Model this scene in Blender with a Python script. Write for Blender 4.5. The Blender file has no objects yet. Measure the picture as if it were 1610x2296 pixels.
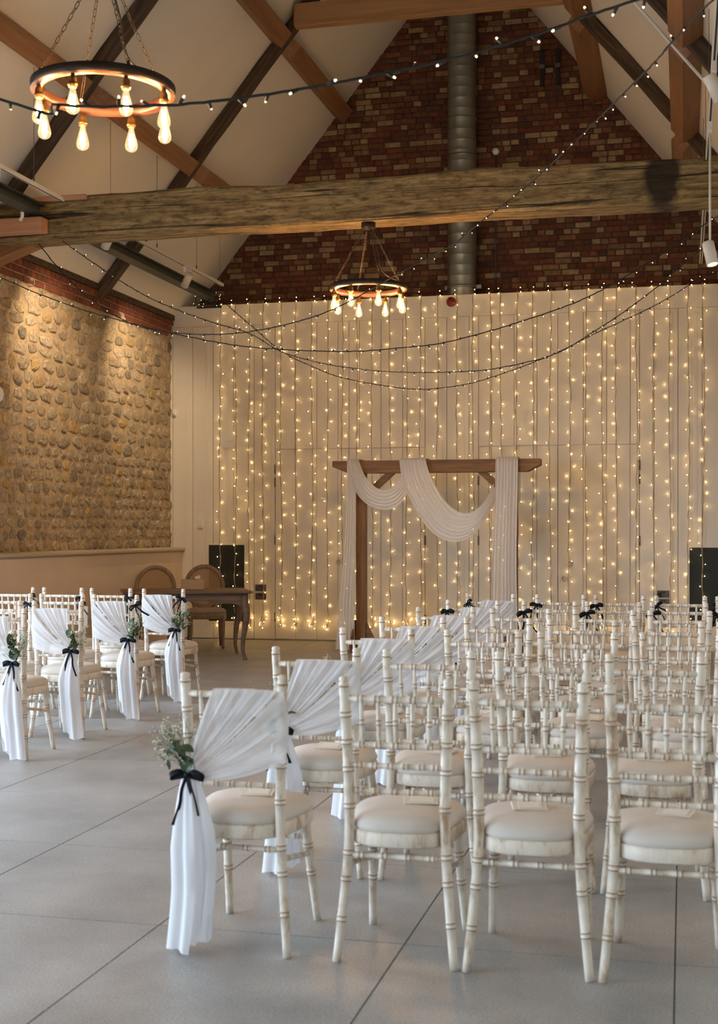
import bpy, math, random
from mathutils import Vector, Matrix, Euler

# ------------------------------------------------------------------ camera, world, exposure
FPX = 2960.0; CX = 805.0; HY = 1190.0; CAMH = 1.42
YAW = math.radians(13.8); CS, SN = math.cos(YAW), math.sin(YAW)
sc = bpy.context.scene
COL = sc.collection
cam_d = bpy.data.cameras.new('camera'); cam = bpy.data.objects.new('camera', cam_d); COL.objects.link(cam)
cam.location = (0, 0, CAMH); cam.rotation_euler = (math.pi/2, 0, YAW)
cam_d.sensor_fit = 'VERTICAL'; cam_d.sensor_height = 36.0; cam_d.lens = FPX*36.0/2296
cam_d.shift_y = (HY-1148)/2296.0
cam_d.clip_start = .05; cam_d.clip_end = 300
cam_d.dof.use_dof = True; cam_d.dof.focus_distance = 11.0; cam_d.dof.aperture_fstop = 4.5
sc.camera = cam
W = bpy.data.worlds.new('overcast_sky'); sc.world = W; W.use_nodes = True
bg = W.node_tree.nodes['Background']; bg.inputs['Color'].default_value = (.68, .84, 1.0, 1); bg.inputs['Strength'].default_value = 16.0
sc.view_settings.view_transform = 'Standard'; sc.view_settings.look = 'None'
sc.view_settings.exposure = 0.0; sc.view_settings.gamma = 1.0; sc.view_settings.use_curve_mapping = False
sc.cycles.max_bounces = 8; sc.cycles.diffuse_bounces = 4; sc.cycles.transparent_max_bounces = 14
sc.cycles.sample_clamp_indirect = 6.0
sc.cycles.caustics_reflective = False; sc.cycles.caustics_refractive = False

LED_E = 48.0; BULB_CORE = 1900.0; BULB_GLASS = 2.2; SPOT_W = 72.0

# room frame: x = along the end wall, y = depth towards it, z = up
UL, UR, UA = -6.60, 1.22, -2.69        # left wall, right wall, ridge
ZE, ZA = 4.20, 9.07                    # eaves and ridge height
V0, VB, VG = -3.0, 16.40, 16.85        # wall behind the camera, white wall, brick gable
WT = 4.38                              # top of the white wall

def ray(px, py):
    X = (px-CX)/FPX
    return Vector((X*CS-SN, X*SN+CS, (HY-py)/FPX))
CAM = Vector((0, 0, CAMH))
def at_v(px, py, v): d = ray(px, py); return CAM + d*(v/d.y)
def at_u(px, py, u): d = ray(px, py); return CAM + d*(u/d.x)
def at_d(px, py, Z): return CAM + ray(px, py)*Z

# ------------------------------------------------------------------ materials
MATS = {}
def new_mat(name):
    m = bpy.data.materials.new(name); m.use_nodes = True
    nt = m.node_tree; nt.nodes.clear()
    out = nt.nodes.new('ShaderNodeOutputMaterial')
    MATS[name] = m
    return m, nt, out
def N(nt, typ, **kw):
    n = nt.nodes.new(typ)
    for k, v in kw.items():
        if k.startswith('in_'):
            key = k[3:]
            n.inputs[int(key) if key.isdigit() else key.replace('_', ' ')].default_value = v
        else: setattr(n, k, v)
    return n
def ramp(nt, stops, interp='LINEAR'):
    r = nt.nodes.new('ShaderNodeValToRGB'); cr = r.color_ramp; cr.interpolation = interp
    while len(cr.elements) > 1: cr.elements.remove(cr.elements[-1])
    cr.elements[0].position = stops[0][0]; cr.elements[0].color = (*stops[0][1], 1)
    for p, c in stops[1:]:
        e = cr.elements.new(p); e.color = (*c, 1)
    return r
def simple(name, col, rough=.6, metal=0.0, var=.0, scale=8.0, bump=0.0, bscale=None, stretch=(1, 1, 1), spec=.5):
    m, nt, out = new_mat(name)
    b = N(nt, 'ShaderNodeBsdfPrincipled'); b.inputs['Roughness'].default_value = rough; b.inputs['Metallic'].default_value = metal
    b.inputs['Specular IOR Level'].default_value = spec
    nt.links.new(b.outputs[0], out.inputs[0])
    tc = N(nt, 'ShaderNodeTexCoord'); mp = N(nt, 'ShaderNodeMapping'); mp.inputs['Scale'].default_value = stretch
    nt.links.new(tc.outputs['Object'], mp.inputs[0])
    if var > 0:
        nz = N(nt, 'ShaderNodeTexNoise', in_Scale=scale, in_Detail=5.0); nt.links.new(mp.outputs[0], nz.inputs['Vector'])
        r = ramp(nt, [(.3, tuple(c*(1-var) for c in col)), (.7, tuple(min(1, c*(1+var)) for c in col))])
        nt.links.new(nz.outputs['Fac'], r.inputs[0]); nt.links.new(r.outputs[0], b.inputs['Base Color'])
    else: b.inputs['Base Color'].default_value = (*col, 1)
    if bump > 0:
        n2 = N(nt, 'ShaderNodeTexNoise', in_Scale=bscale or scale, in_Detail=6.0); nt.links.new(mp.outputs[0], n2.inputs['Vector'])
        bp = N(nt, 'ShaderNodeBump', in_Strength=bump, in_Distance=.01); nt.links.new(n2.outputs['Fac'], bp.inputs['Height'])
        nt.links.new(bp.outputs[0], b.inputs['Normal'])
    return m
def wood(name, dark, mid, light, axis=0, scale=3.0, rough=.65, bump=.3, cracks=False, stain=None):
    """long-grained timber; axis is the local direction of the grain"""
    m, nt, out = new_mat(name)
    b = N(nt, 'ShaderNodeBsdfPrincipled'); b.inputs['Roughness'].default_value = rough
    nt.links.new(b.outputs[0], out.inputs[0])
    tc = N(nt, 'ShaderNodeTexCoord'); mp = N(nt, 'ShaderNodeMapping')
    s = [6.0, 6.0, 6.0]; s[axis] = .45; mp.inputs['Scale'].default_value = s
    oi = N(nt, 'ShaderNodeObjectInfo')
    vm = N(nt, 'ShaderNodeVectorMath', operation='ADD'); nt.links.new(tc.outputs['Object'], vm.inputs[0])
    sc_ = N(nt, 'ShaderNodeMath', operation='MULTIPLY'); sc_.inputs[1].default_value = 17.0
    nt.links.new(oi.outputs['Random'], sc_.inputs[0]); nt.links.new(sc_.outputs[0], vm.inputs[1])
    nt.links.new(vm.outputs[0], mp.inputs[0])
    nz = N(nt, 'ShaderNodeTexNoise', in_Scale=scale, in_Detail=8.0, in_Roughness=.65, in_Distortion=.6)
    nt.links.new(mp.outputs[0], nz.inputs['Vector'])
    r = ramp(nt, [(.28, dark), (.5, mid), (.75, light)]); nt.links.new(nz.outputs['Fac'], r.inputs[0])
    colour = r.outputs[0]
    if cracks:
        m2 = N(nt, 'ShaderNodeMapping'); s2 = [3.2, 3.2, 3.2]; s2[axis] = .07; m2.inputs['Scale'].default_value = s2
        nt.links.new(vm.outputs[0], m2.inputs[0])
        n2 = N(nt, 'ShaderNodeTexNoise', in_Scale=1.6, in_Detail=3.0); nt.links.new(m2.outputs[0], n2.inputs['Vector'])
        r2 = ramp(nt, [(.488, (1, 1, 1)), (.497, (.05, .04, .03)), (.503, (.05, .04, .03)), (.512, (1, 1, 1))])
        nt.links.new(n2.outputs['Fac'], r2.inputs[0])
        mx = N(nt, 'ShaderNodeMix', data_type='RGBA', blend_type='MULTIPLY'); mx.inputs[0].default_value = 1.0
        nt.links.new(colour, mx.inputs[6]); nt.links.new(r2.outputs[0], mx.inputs[7]); colour = mx.outputs[2]
    if cracks:
        m3 = N(nt, 'ShaderNodeMapping'); s3 = [5.0, 5.0, 5.0]; s3[axis] = 1.6; m3.inputs['Scale'].default_value = s3
        nt.links.new(vm.outputs[0], m3.inputs[0])
        n4 = N(nt, 'ShaderNodeTexNoise', in_Scale=4.0, in_Detail=9.0, in_Roughness=.75); nt.links.new(m3.outputs[0], n4.inputs['Vector'])
        r4 = ramp(nt, [(.36, (.30, .27, .22)), (.5, (.85, .85, .82)), (.68, (1.25, 1.2, 1.1))]); nt.links.new(n4.outputs['Fac'], r4.inputs[0])
        mx = N(nt, 'ShaderNodeMix', data_type='RGBA', blend_type='MULTIPLY'); mx.inputs[0].default_value = 1.0
        nt.links.new(colour, mx.inputs[6]); nt.links.new(r4.outputs[0], mx.inputs[7]); colour = mx.outputs[2]
    if stain:
        g = N(nt, 'ShaderNodeVectorMath', operation='SUBTRACT'); g.inputs[1].default_value = stain[0]
        nt.links.new(tc.outputs['Object'], g.inputs[0])
        g2 = N(nt, 'ShaderNodeVectorMath', operation='MULTIPLY'); g2.inputs[1].default_value = stain[1]
        nt.links.new(g.outputs[0], g2.inputs[0])
        ln = N(nt, 'ShaderNodeVectorMath', operation='LENGTH'); nt.links.new(g2.outputs[0], ln.inputs[0])
        n3 = N(nt, 'ShaderNodeTexNoise', in_Scale=5.0, in_Detail=5.0); nt.links.new(tc.outputs['Object'], n3.inputs['Vector'])
        ad = N(nt, 'ShaderNodeMath', operation='ADD'); nt.links.new(ln.outputs['Value'], ad.inputs[0]); nt.links.new(n3.outputs['Fac'], ad.inputs[1])
        r3 = ramp(nt, [(.0, (.10, .09, .08)), (.62, (.12, .10, .09)), (.80, (1, 1, 1))])
        hf = N(nt, 'ShaderNodeMath', operation='MULTIPLY'); hf.inputs[1].default_value = .5
        nt.links.new(ad.outputs[0], hf.inputs[0]); nt.links.new(hf.outputs[0], r3.inputs[0])
        mx = N(nt, 'ShaderNodeMix', data_type='RGBA', blend_type='MULTIPLY'); mx.inputs[0].default_value = 1.0
        nt.links.new(colour, mx.inputs[6]); nt.links.new(r3.outputs[0], mx.inputs[7]); colour = mx.outputs[2]
    nt.links.new(colour, b.inputs['Base Color'])
    bp = N(nt, 'ShaderNodeBump', in_Strength=bump, in_Distance=.01); nt.links.new(nz.outputs['Fac'], bp.inputs['Height'])
    nt.links.new(bp.outputs[0], b.inputs['Normal'])
    return m
def random_stone(name, stops, rough=.8, nscale=14.0, bump=.6, nvar=.35, spec=.3):
    """each loose piece takes its own colour"""
    m, nt, out = new_mat(name)
    b = N(nt, 'ShaderNodeBsdfPrincipled'); b.inputs['Roughness'].default_value = rough; b.inputs['Specular IOR Level'].default_value = spec
    nt.links.new(b.outputs[0], out.inputs[0])
    oi = N(nt, 'ShaderNodeObjectInfo'); ge = N(nt, 'ShaderNodeNewGeometry')
    ad = N(nt, 'ShaderNodeMath', operation='ADD'); nt.links.new(oi.outputs['Random'], ad.inputs[0]); nt.links.new(ge.outputs['Random Per Island'], ad.inputs[1])
    fr = N(nt, 'ShaderNodeMath', operation='FRACT'); nt.links.new(ad.outputs[0], fr.inputs[0])
    r = ramp(nt, stops); nt.links.new(fr.outputs[0], r.inputs[0])
    nz = N(nt, 'ShaderNodeTexNoise', in_Scale=nscale, in_Detail=6.0, in_Roughness=.65); nt.links.new(ge.outputs['Position'], nz.inputs['Vector'])
    r2 = ramp(nt, [(.3, (1-nvar,)*3), (.7, (1+nvar*.3,)*3)]); nt.links.new(nz.outputs['Fac'], r2.inputs[0])
    mx = N(nt, 'ShaderNodeMix', data_type='RGBA', blend_type='MULTIPLY'); mx.inputs[0].default_value = 1.0
    nt.links.new(r.outputs[0], mx.inputs[6]); nt.links.new(r2.outputs[0], mx.inputs[7]); nt.links.new(mx.outputs[2], b.inputs['Base Color'])
    bp = N(nt, 'ShaderNodeBump', in_Strength=bump, in_Distance=.02); nt.links.new(nz.outputs['Fac'], bp.inputs['Height'])
    nt.links.new(bp.outputs[0], b.inputs['Normal'])
    return m
def emitter(name, col, strength):
    m, nt, out = new_mat(name)
    e = N(nt, 'ShaderNodeEmission'); e.inputs[0].default_value = (*col, 1); e.inputs[1].default_value = strength
    nt.links.new(e.outputs[0], out.inputs[0]); return m
def sheer(name, col, clear, trans=.45):
    m, nt, out = new_mat(name)
    d = N(nt, 'ShaderNodeBsdfDiffuse'); d.inputs[0].default_value = (*col, 1)
    t = N(nt, 'ShaderNodeBsdfTranslucent'); t.inputs[0].default_value = (*col, 1)
    x = N(nt, 'ShaderNodeBsdfTransparent')
    m1 = N(nt, 'ShaderNodeMixShader'); m1.inputs[0].default_value = trans
    m2 = N(nt, 'ShaderNodeMixShader'); m2.inputs[0].default_value = clear
    nt.links.new(d.outputs[0], m1.inputs[1]); nt.links.new(t.outputs[0], m1.inputs[2])
    nt.links.new(m1.outputs[0], m2.inputs[1]); nt.links.new(x.outputs[0], m2.inputs[2])
    nt.links.new(m2.outputs[0], out.inputs[0]); return m
def glass_pane(name, tint=(1, 1, 1), refl=.08):
    m, nt, out = new_mat(name)
    t = N(nt, 'ShaderNodeBsdfTransparent'); t.inputs[0].default_value = (*tint, 1)
    g = N(nt, 'ShaderNodeBsdfGlossy'); g.inputs['Roughness'].default_value = .02
    mx = N(nt, 'ShaderNodeMixShader'); mx.inputs[0].default_value = refl
    nt.links.new(t.outputs[0], mx.inputs[1]); nt.links.new(g.outputs[0], mx.inputs[2]); nt.links.new(mx.outputs[0], out.inputs[0]); return m

M_plaster = simple('ceiling_plaster', (.76, .70, .60), .85, var=.03, scale=1.5, bump=.05, bscale=40)
M_board = simple('cream_painted_board', (.80, .745, .655), .5, var=.02, scale=2.0)
M_fascia = simple('cream_painted_rail', (.80, .745, .655), .5)
M_gap = simple('board_joint', (.80, .745, .655), .5)
M_tile = None
def tile_mat():
    m, nt, out = new_mat('grey_stone_tile')
    b = N(nt, 'ShaderNodeBsdfPrincipled'); nt.links.new(b.outputs[0], out.inputs[0])
    ge = N(nt, 'ShaderNodeNewGeometry'); oi = N(nt, 'ShaderNodeObjectInfo')
    n1 = N(nt, 'ShaderNodeTexNoise', in_Scale=2.2, in_Detail=5.0, in_Roughness=.6); nt.links.new(ge.outputs['Position'], n1.inputs['Vector'])
    n2 = N(nt, 'ShaderNodeTexNoise', in_Scale=120.0, in_Detail=3.0); nt.links.new(ge.outputs['Position'], n2.inputs['Vector'])
    r1 = ramp(nt, [(.3, (.31, .30, .288)), (.7, (.445, .435, .42))]); nt.links.new(n1.outputs['Fac'], r1.inputs[0])
    r2 = ramp(nt, [(.35, (.78, .78, .78)), (.65, (1.14, 1.14, 1.14))]); nt.links.new(n2.outputs['Fac'], r2.inputs[0])
    mx = N(nt, 'ShaderNodeMix', data_type='RGBA', blend_type='MULTIPLY'); mx.inputs[0].default_value = 1.0
    nt.links.new(r1.outputs[0], mx.inputs[6]); nt.links.new(r2.outputs[0], mx.inputs[7]); nt.links.new(mx.outputs[2], b.inputs['Base Color'])
    b.inputs['Roughness'].default_value = .42; b.inputs['Specular IOR Level'].default_value = .4
    bp = N(nt, 'ShaderNodeBump', in_Strength=.08, in_Distance=.002); nt.links.new(n2.outputs['Fac'], bp.inputs['Height']); nt.links.new(bp.outputs[0], b.inputs['Normal'])
    return m
M_tile = tile_mat()
M_grout = simple('dark_grout', (.10, .085, .07), .9)
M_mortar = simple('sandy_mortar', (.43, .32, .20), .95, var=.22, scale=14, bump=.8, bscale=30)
M_bmortar = simple('dark_brick_mortar', (.085, .065, .05), .95, var=.2, scale=10)
M_flint = random_stone('flint_stone', [(0, (.56, .46, .32)), (.2, (.42, .33, .22)), (.42, (.62, .52, .38)), (.6, (.36, .29, .21)), (.74, (.50, .40, .27)), (.86, (.27, .235, .19)), (.93, (.58, .40, .17)), (1, (.58, .48, .34))], nscale=24, bump=1.0, nvar=.55)  # warm lamp light is mixed into these colours; the flint itself is grey-white
M_brick = random_stone('old_brick', [(0, (.145, .05, .032)), (.22, (.20, .068, .04)), (.42, (.11, .042, .03)), (.58, (.23, .10, .058)), (.70, (.28, .16, .09)), (.80, (.40, .28, .16)), (.90, (.34, .22, .125)), (.94, (.075, .04, .032)), (1, (.18, .06, .036))], nscale=16, bump=.4, nvar=.4)
M_redbrick = random_stone('red_brick', [(0, (.20, .06, .035)), (.5, (.27, .085, .05)), (1, (.15, .05, .032))], nscale=16, bump=.4)
M_dado = simple('beige_plaster', (.70, .57, .46), .8, var=.04, scale=3, bump=.08, bscale=30)
M_cap = simple('painted_ledge', (.50, .42, .30), .55)
M_white = simple('white_plastic', (.80, .78, .74), .4)
M_track = simple('white_metal', (.72, .69, .63), .45)
M_oak = wood('weathered_oak', (.10, .062, .026), (.27, .18, .075), (.50, .36, .17), 0, 5.0, .85, 1.0, True, stain=((2.52, -.15, .03), (6.5, 1.2, 3.0)))
M_oak2 = wood('weathered_oak_dark', (.022, .014, .009), (.065, .039, .022), (.17, .105, .06), 0, 5.0, .8, .8)
M_purlin = wood('orange_timber', (.16, .068, .026), (.25, .115, .047), (.33, .165, .075), 0, 2.0, .6, .15)
M_pine = wood('pale_pine', (.25, .13, .055), (.36, .195, .085), (.44, .255, .12), 0, 2.0, .55, .12)
M_pink = wood('planed_red_pine', (.40, .19, .10), (.50, .25, .135), (.56, .30, .17), 0, 1.5, .6, .08)
M_arch = wood('stained_post', (.11, .05, .018), (.22, .11, .042), (.32, .175, .075), 0, 3.0, .6, .25)
M_table = wood('washed_walnut', (.10, .06, .042), (.165, .10, .068), (.24, .155, .11), 0, 3.0, .5, .15)
M_boxwood = wood('light_boxwood', (.42, .28, .15), (.52, .36, .20), (.60, .44, .27), 0, 2.0, .5, .1)
M_louis = wood('limed_oak', (.16, .105, .07), (.26, .175, .12), (.36, .26, .18), 2, 3.0, .6, .15)
M_duct = simple('galvanised_steel', (.26, .275, .25), .42, .75, var=.12, scale=5, stretch=(1, 1, .3))
M_steel = simple('dark_green_steel', (.05, .06, .055), .5, .2)
M_black = simple('black_rubber', (.012, .012, .012), .6)
M_ribbon = simple('black_satin', (.006, .006, .010), .65, spec=.2)
M_red = simple('red_plastic', (.22, .015, .015), .3)
M_hoop = wood('copper_brown_hoop', (.045, .015, .009), (.075, .026, .014), (.10, .04, .022), 0, 2.0, .4, .1)
M_hoopd = simple('dark_iron', (.03, .02, .015), .55, .5)
M_brass = simple('aged_brass', (.20, .11, .04), .4, .8)
M_pull = simple('polished_pull', (.62, .54, .40), .3, .6)
M_chain = simple('bronze_chain', (.10, .07, .04), .45, .7)
M_cushion = simple('ivory_fabric', (.66, .61, .56), .9, var=.02, scale=6, bump=.04, bscale=300)
M_dark = simple('dark_piping', (.05, .05, .055), .8)
M_ring = simple('brown_turned_ring', (.36, .215, .125), .6)
def chair_paint():
    m, nt, out = new_mat('limewash_paint')
    b = N(nt, 'ShaderNodeBsdfPrincipled'); b.inputs['Roughness'].default_value = .5; nt.links.new(b.outputs[0], out.inputs[0])
    ge = N(nt, 'ShaderNodeNewGeometry'); mp = N(nt, 'ShaderNodeMapping'); mp.inputs['Scale'].default_value = (1, 1, .35); nt.links.new(ge.outputs['Position'], mp.inputs[0])
    nz = N(nt, 'ShaderNodeTexNoise', in_Scale=26.0, in_Detail=7.0, in_Roughness=.7); nt.links.new(mp.outputs[0], nz.inputs['Vector'])
    n0 = N(nt, 'ShaderNodeTexNoise', in_Scale=3.0, in_Detail=2.0); nt.links.new(ge.outputs['Position'], n0.inputs['Vector'])
    ad = N(nt, 'ShaderNodeMath', operation='MULTIPLY_ADD'); ad.inputs[1].default_value = .35; nt.links.new(n0.outputs['Fac'], ad.inputs[0]); nt.links.new(nz.outputs['Fac'], ad.inputs[2])
    r = ramp(nt, [(.50, (.45, .31, .20)), (.58, (.64, .53, .41)), (.66, (.77, .69, .59)), (.86, (.85, .795, .715))])
    nt.links.new(ad.outputs[0], r.inputs[0]); nt.links.new(r.outputs[0], b.inputs['Base Color']); return m
M_chair = chair_paint()
M_sheer = sheer('white_chiffon', (.90, .91, .95), .22, .35)
M_tail = sheer('white_chiffon_tail', (.90, .91, .95), .02, .30)
M_drape = sheer('white_voile', (.95, .94, .94), .06, .25)
M_paper = simple('cream_paper', (.78, .74, .66), .7)
M_paper2 = simple('white_print', (.86, .83, .77), .7)
M_leaf = simple('eucalyptus_leaf', (.055, .105, .042), .5, var=.3, scale=20)
M_leaf2 = simple('grey_green_leaf', (.075, .13, .07), .5, var=.3, scale=20)
M_stem = simple('green_stem', (.13, .17, .06), .6)
M_bloom = simple('gypsophila_white', (.80, .77, .62), .8)
M_cane = simple('cane_strip', (.36, .22, .105), .6)
M_louisseat = simple('taupe_linen', (.36, .29, .225), .9, var=.05, scale=30)
M_socket = simple('brushed_socket', (.17, .16, .15), .35, .7)
M_wire = simple('beige_cable', (.46, .37, .26), .6)
M_cable = simple('black_cable', (.012, .013, .014), .5)
M_led = emitter('warm_led', (1.0, .63, .22), LED_E)
M_ledw = emitter('pale_led', (1.0, .74, .46), 2.4)
M_core = emitter('filament', (1.0, .56, .22), BULB_CORE)
def bulb_glass():
    m, nt, out = new_mat('lit_bulb_glass')
    t = N(nt, 'ShaderNodeBsdfTransparent'); t.inputs[0].default_value = (1, .95, .85, 1)
    e = N(nt, 'ShaderNodeEmission'); e.inputs[0].default_value = (1.0, .68, .34, 1); e.inputs[1].default_value = BULB_GLASS
    g = N(nt, 'ShaderNodeBsdfGlossy'); g.inputs['Roughness'].default_value = .03
    m1 = N(nt, 'ShaderNodeMixShader'); m1.inputs[0].default_value = .30
    m2 = N(nt, 'ShaderNodeMixShader'); m2.inputs[0].default_value = .05
    nt.links.new(t.outputs[0], m1.inputs[1]); nt.links.new(e.outputs[0], m1.inputs[2])
    nt.links.new(m1.outputs[0], m2.inputs[1]); nt.links.new(g.outputs[0], m2.inputs[2]); nt.links.new(m2.outputs[0], out.inputs[0]); return m
M_bulb = bulb_glass()
M_lens = emitter('spot_lens', (1, .82, .6), 8.0)
M_pane = glass_pane('window_glass')
M_frame = simple('grey_window_frame', (.12, .12, .12), .5)
M_ground = simple('pale_gravel', (.34, .32, .29), .9, var=.1, scale=6)

# ------------------------------------------------------------------ mesh helpers
class MB:
    def __init__(s): s.v = []; s.f = []; s.m = []; s.sm = []
    def add(s, vs, fs, mi=0, smooth=False, mis=None):
        o = len(s.v); s.v.extend([tuple(x) for x in vs])
        for i, f in enumerate(fs):
            s.f.append(tuple(o+k for k in f)); s.m.append(mis[i] if mis else mi); s.sm.append(smooth)
        return s
    def box(s, a, b, mi=0, ch=0.0):
        x0, y0, z0 = a; x1, y1, z1 = b
        if ch <= 0:
            vs = [(x0,y0,z0),(x1,y0,z0),(x1,y1,z0),(x0,y1,z0),(x0,y0,z1),(x1,y0,z1),(x1,y1,z1),(x0,y1,z1)]
            return s.add(vs, [(3,2,1,0),(4,5,6,7),(0,1,5,4),(1,2,6,5),(2,3,7,6),(3,0,4,7)], mi)
        c = ch; vs = []; idx = {}
        for sx in (0, 1):
            for sy in (0, 1):
                for sz in (0, 1):
                    X, Y, Z = (x0, x1)[sx], (y0, y1)[sy], (z0, z1)[sz]
                    dx, dy, dz = (c, -c)[sx], (c, -c)[sy], (c, -c)[sz]
                    idx[sx,sy,sz] = len(vs); vs += [(X, Y+dy, Z+dz), (X+dx, Y, Z+dz), (X+dx, Y+dy, Z)]
        I = lambda x,y,z,k: idx[x,y,z]+k
        fs = []
        for q in (0, 1):
            f = [I(q,0,0,0),I(q,1,0,0),I(q,1,1,0),I(q,0,1,0)]; fs.append(f if q else f[::-1])
            f = [I(0,q,0,1),I(0,q,1,1),I(1,q,1,1),I(1,q,0,1)]; fs.append(f if q else f[::-1])
            f = [I(0,0,q,2),I(1,0,q,2),I(1,1,q,2),I(0,1,q,2)]; fs.append(f if q else f[::-1])
        for p in (0, 1):
            for q in (0, 1):
                fs.append([I(p,q,0,0),I(p,q,0,1),I(p,q,1,1),I(p,q,1,0)][::(1 if p == q else -1)][::-1])
                fs.append([I(p,0,q,0),I(p,1,q,0),I(p,1,q,2),I(p,0,q,2)][::(1 if p == q else -1)][::-1])
                fs.append([I(0,p,q,1),I(1,p,q,1),I(1,p,q,2),I(0,p,q,2)][::(1 if p == q else -1)])
                for r in (0, 1):
                    f = [I(p,q,r,0),I(p,q,r,1),I(p,q,r,2)]
                    fs.append(f if (p+q+r) % 2 == 1 else f[::-1])
        return s.add(vs, fs, mi)
    def tube(s, pts, rads, n=8, mi=0, mis=None, cap=True, smooth=True, up=None):
        pts = [Vector(p) for p in pts]; k = len(pts)
        if not hasattr(rads, '__len__'): rads = [rads]*k
        vs = []; fs = []; fm = []
        t0 = (pts[1]-pts[0]).normalized()
        ref = Vector(up) if up else (Vector((0, 0, 1)) if abs(t0.z) < .9 else Vector((0, 1, 0)))
        a = t0.cross(ref).normalized()
        for i in range(k):
            if i == 0: t = t0
            elif i == k-1: t = (pts[i]-pts[i-1]).normalized()
            else:
                t = (pts[i+1]-pts[i-1])
                t = t.normalized() if t.length > 1e-9 else t0
            a = (a - t*a.dot(t)); a = a.normalized() if a.length > 1e-6 else t.orthogonal().normalized()
            b = t.cross(a)
            for j in range(n):
                an = 2*math.pi*j/n
                vs.append(pts[i] + (a*math.cos(an)+b*math.sin(an))*rads[i])
        for i in range(k-1):
            for j in range(n):
                fs.append((i*n+j, i*n+(j+1) % n, (i+1)*n+(j+1) % n, (i+1)*n+j)); fm.append(mis[i] if mis else mi)
        s.add(vs, fs, mis=fm, smooth=smooth)
        if cap:
            o = len(s.v)-k*n
            s.f.append(tuple(o+j for j in range(n))[::-1]); s.m.append(fm[0]); s.sm.append(False)
            s.f.append(tuple(o+(k-1)*n+j for j in range(n))); s.m.append(fm[-1]); s.sm.append(False)
        return s
    def lathe(s, prof, n=16, mi=0, mis=None, smooth=True, c=(0, 0, 0)):
        vs = []; fs = []; fm = []
        for r, z in prof:
            for j in range(n):
                an = 2*math.pi*j/n; vs.append((c[0]+r*math.cos(an), c[1]+r*math.sin(an), c[2]+z))
        for i in range(len(prof)-1):
            for j in range(n):
                fs.append((i*n+j, i*n+(j+1) % n, (i+1)*n+(j+1) % n, (i+1)*n+j)); fm.append(mis[i] if mis else mi)
        return s.add(vs, fs, mis=fm, smooth=smooth)
    def grid(s, P, mi=0, smooth=True, closed=False):
        a, b = len(P), len(P[0]); vs = [p for row in P for p in row]; fs = []
        for i in range(a-1):
            for j in range(b if closed else b-1):
                fs.append((i*b+j, i*b+(j+1) % b, (i+1)*b+(j+1) % b, (i+1)*b+j))
        return s.add(vs, fs, mi, smooth)
    def prism(s, poly, h0, h1, axis=1, mi=0):
        """extrude a 2-D outline along an axis (outline in the other two axes, in order)"""
        def mk(p, h):
            if axis == 1: return (p[0], h, p[1])
            if axis == 0: return (h, p[0], p[1])
            return (p[0], p[1], h)
        n = len(poly); vs = [mk(p, h0) for p in poly]+[mk(p, h1) for p in poly]
        fs = [tuple(range(n)), tuple(range(2*n-1, n-1, -1))]+[(i, n+i, n+(i+1) % n, (i+1) % n) for i in range(n)]
        return s.add(vs, fs, mi)
    def mesh(s, name, mats):
        me = bpy.data.meshes.new(name); me.from_pydata(s.v, [], s.f)
        for m in (mats if isinstance(mats, (list, tuple)) else [mats]): me.materials.append(m)
        me.polygons.foreach_set('material_index', s.m); me.polygons.foreach_set('use_smooth', s.sm)
        me.update(); return me
    def obj(s, name, mats, parent=None, loc=(0, 0, 0), rot=(0, 0, 0)):
        return put(name, s.mesh(name, mats), parent, loc, rot)
def put(name, me, parent=None, loc=(0, 0, 0), rot=(0, 0, 0), scale=(1, 1, 1)):
    o = bpy.data.objects.new(name, me); COL.objects.link(o)
    o.location = loc; o.rotation_euler = rot; o.scale = scale
    if parent is not None: o.parent = parent
    return o
def tag(o, label=None, cat=None, group=None, kind=None):
    if label: o['label'] = label
    if cat: o['category'] = cat
    if group: o['group'] = group
    if kind: o['kind'] = kind
    return o
def thing(name, label, cat, loc=(0, 0, 0), rz=0.0, group=None):
    o = bpy.data.objects.new(name, None); COL.objects.link(o); o.empty_display_size = .1
    o.location = loc; o.rotation_euler = (0, 0, rz); return tag(o, label, cat, group)
def struct(o): o['kind'] = 'structure'; return o
def stuff(o): o['kind'] = 'stuff'; return o
def copy_tree(o, parent=None):
    c = o.copy(); COL.objects.link(c); c.parent = parent
    for ch in o.children: copy_tree(ch, c)
    return c
def lerp(a, b, t): return a+(b-a)*t
def catmull(pts, per):
    pts = [Vector(p) for p in pts]; P = [pts[0]*2-pts[1]]+pts+[pts[-1]*2-pts[-2]]; out = []
    for i in range(1, len(P)-2):
        p0, p1, p2, p3 = P[i-1], P[i], P[i+1], P[i+2]
        for k in range(per):
            t = k/per
            out.append(.5*((2*p1)+(p2-p0)*t+(2*p0-5*p1+4*p2-p3)*t*t+(3*p1-p0-3*p2+p3)*t**3))
    out.append(pts[-1]); return out
def resample(pts, step=None, n=None):
    L = [0.0]
    for a, b in zip(pts, pts[1:]): L.append(L[-1]+(b-a).length)
    if n is None: n = max(2, int(L[-1]/step)+1)
    out = []; k = 0
    for i in range(n):
        d = L[-1]*i/(n-1)
        while k < len(L)-2 and L[k+1] < d: k += 1
        seg = L[k+1]-L[k]; out.append(pts[k].lerp(pts[k+1], (d-L[k])/seg if seg > 1e-9 else 0))
    return out

# ------------------------------------------------------------------ room shell
rnd = random.Random(4)
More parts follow.
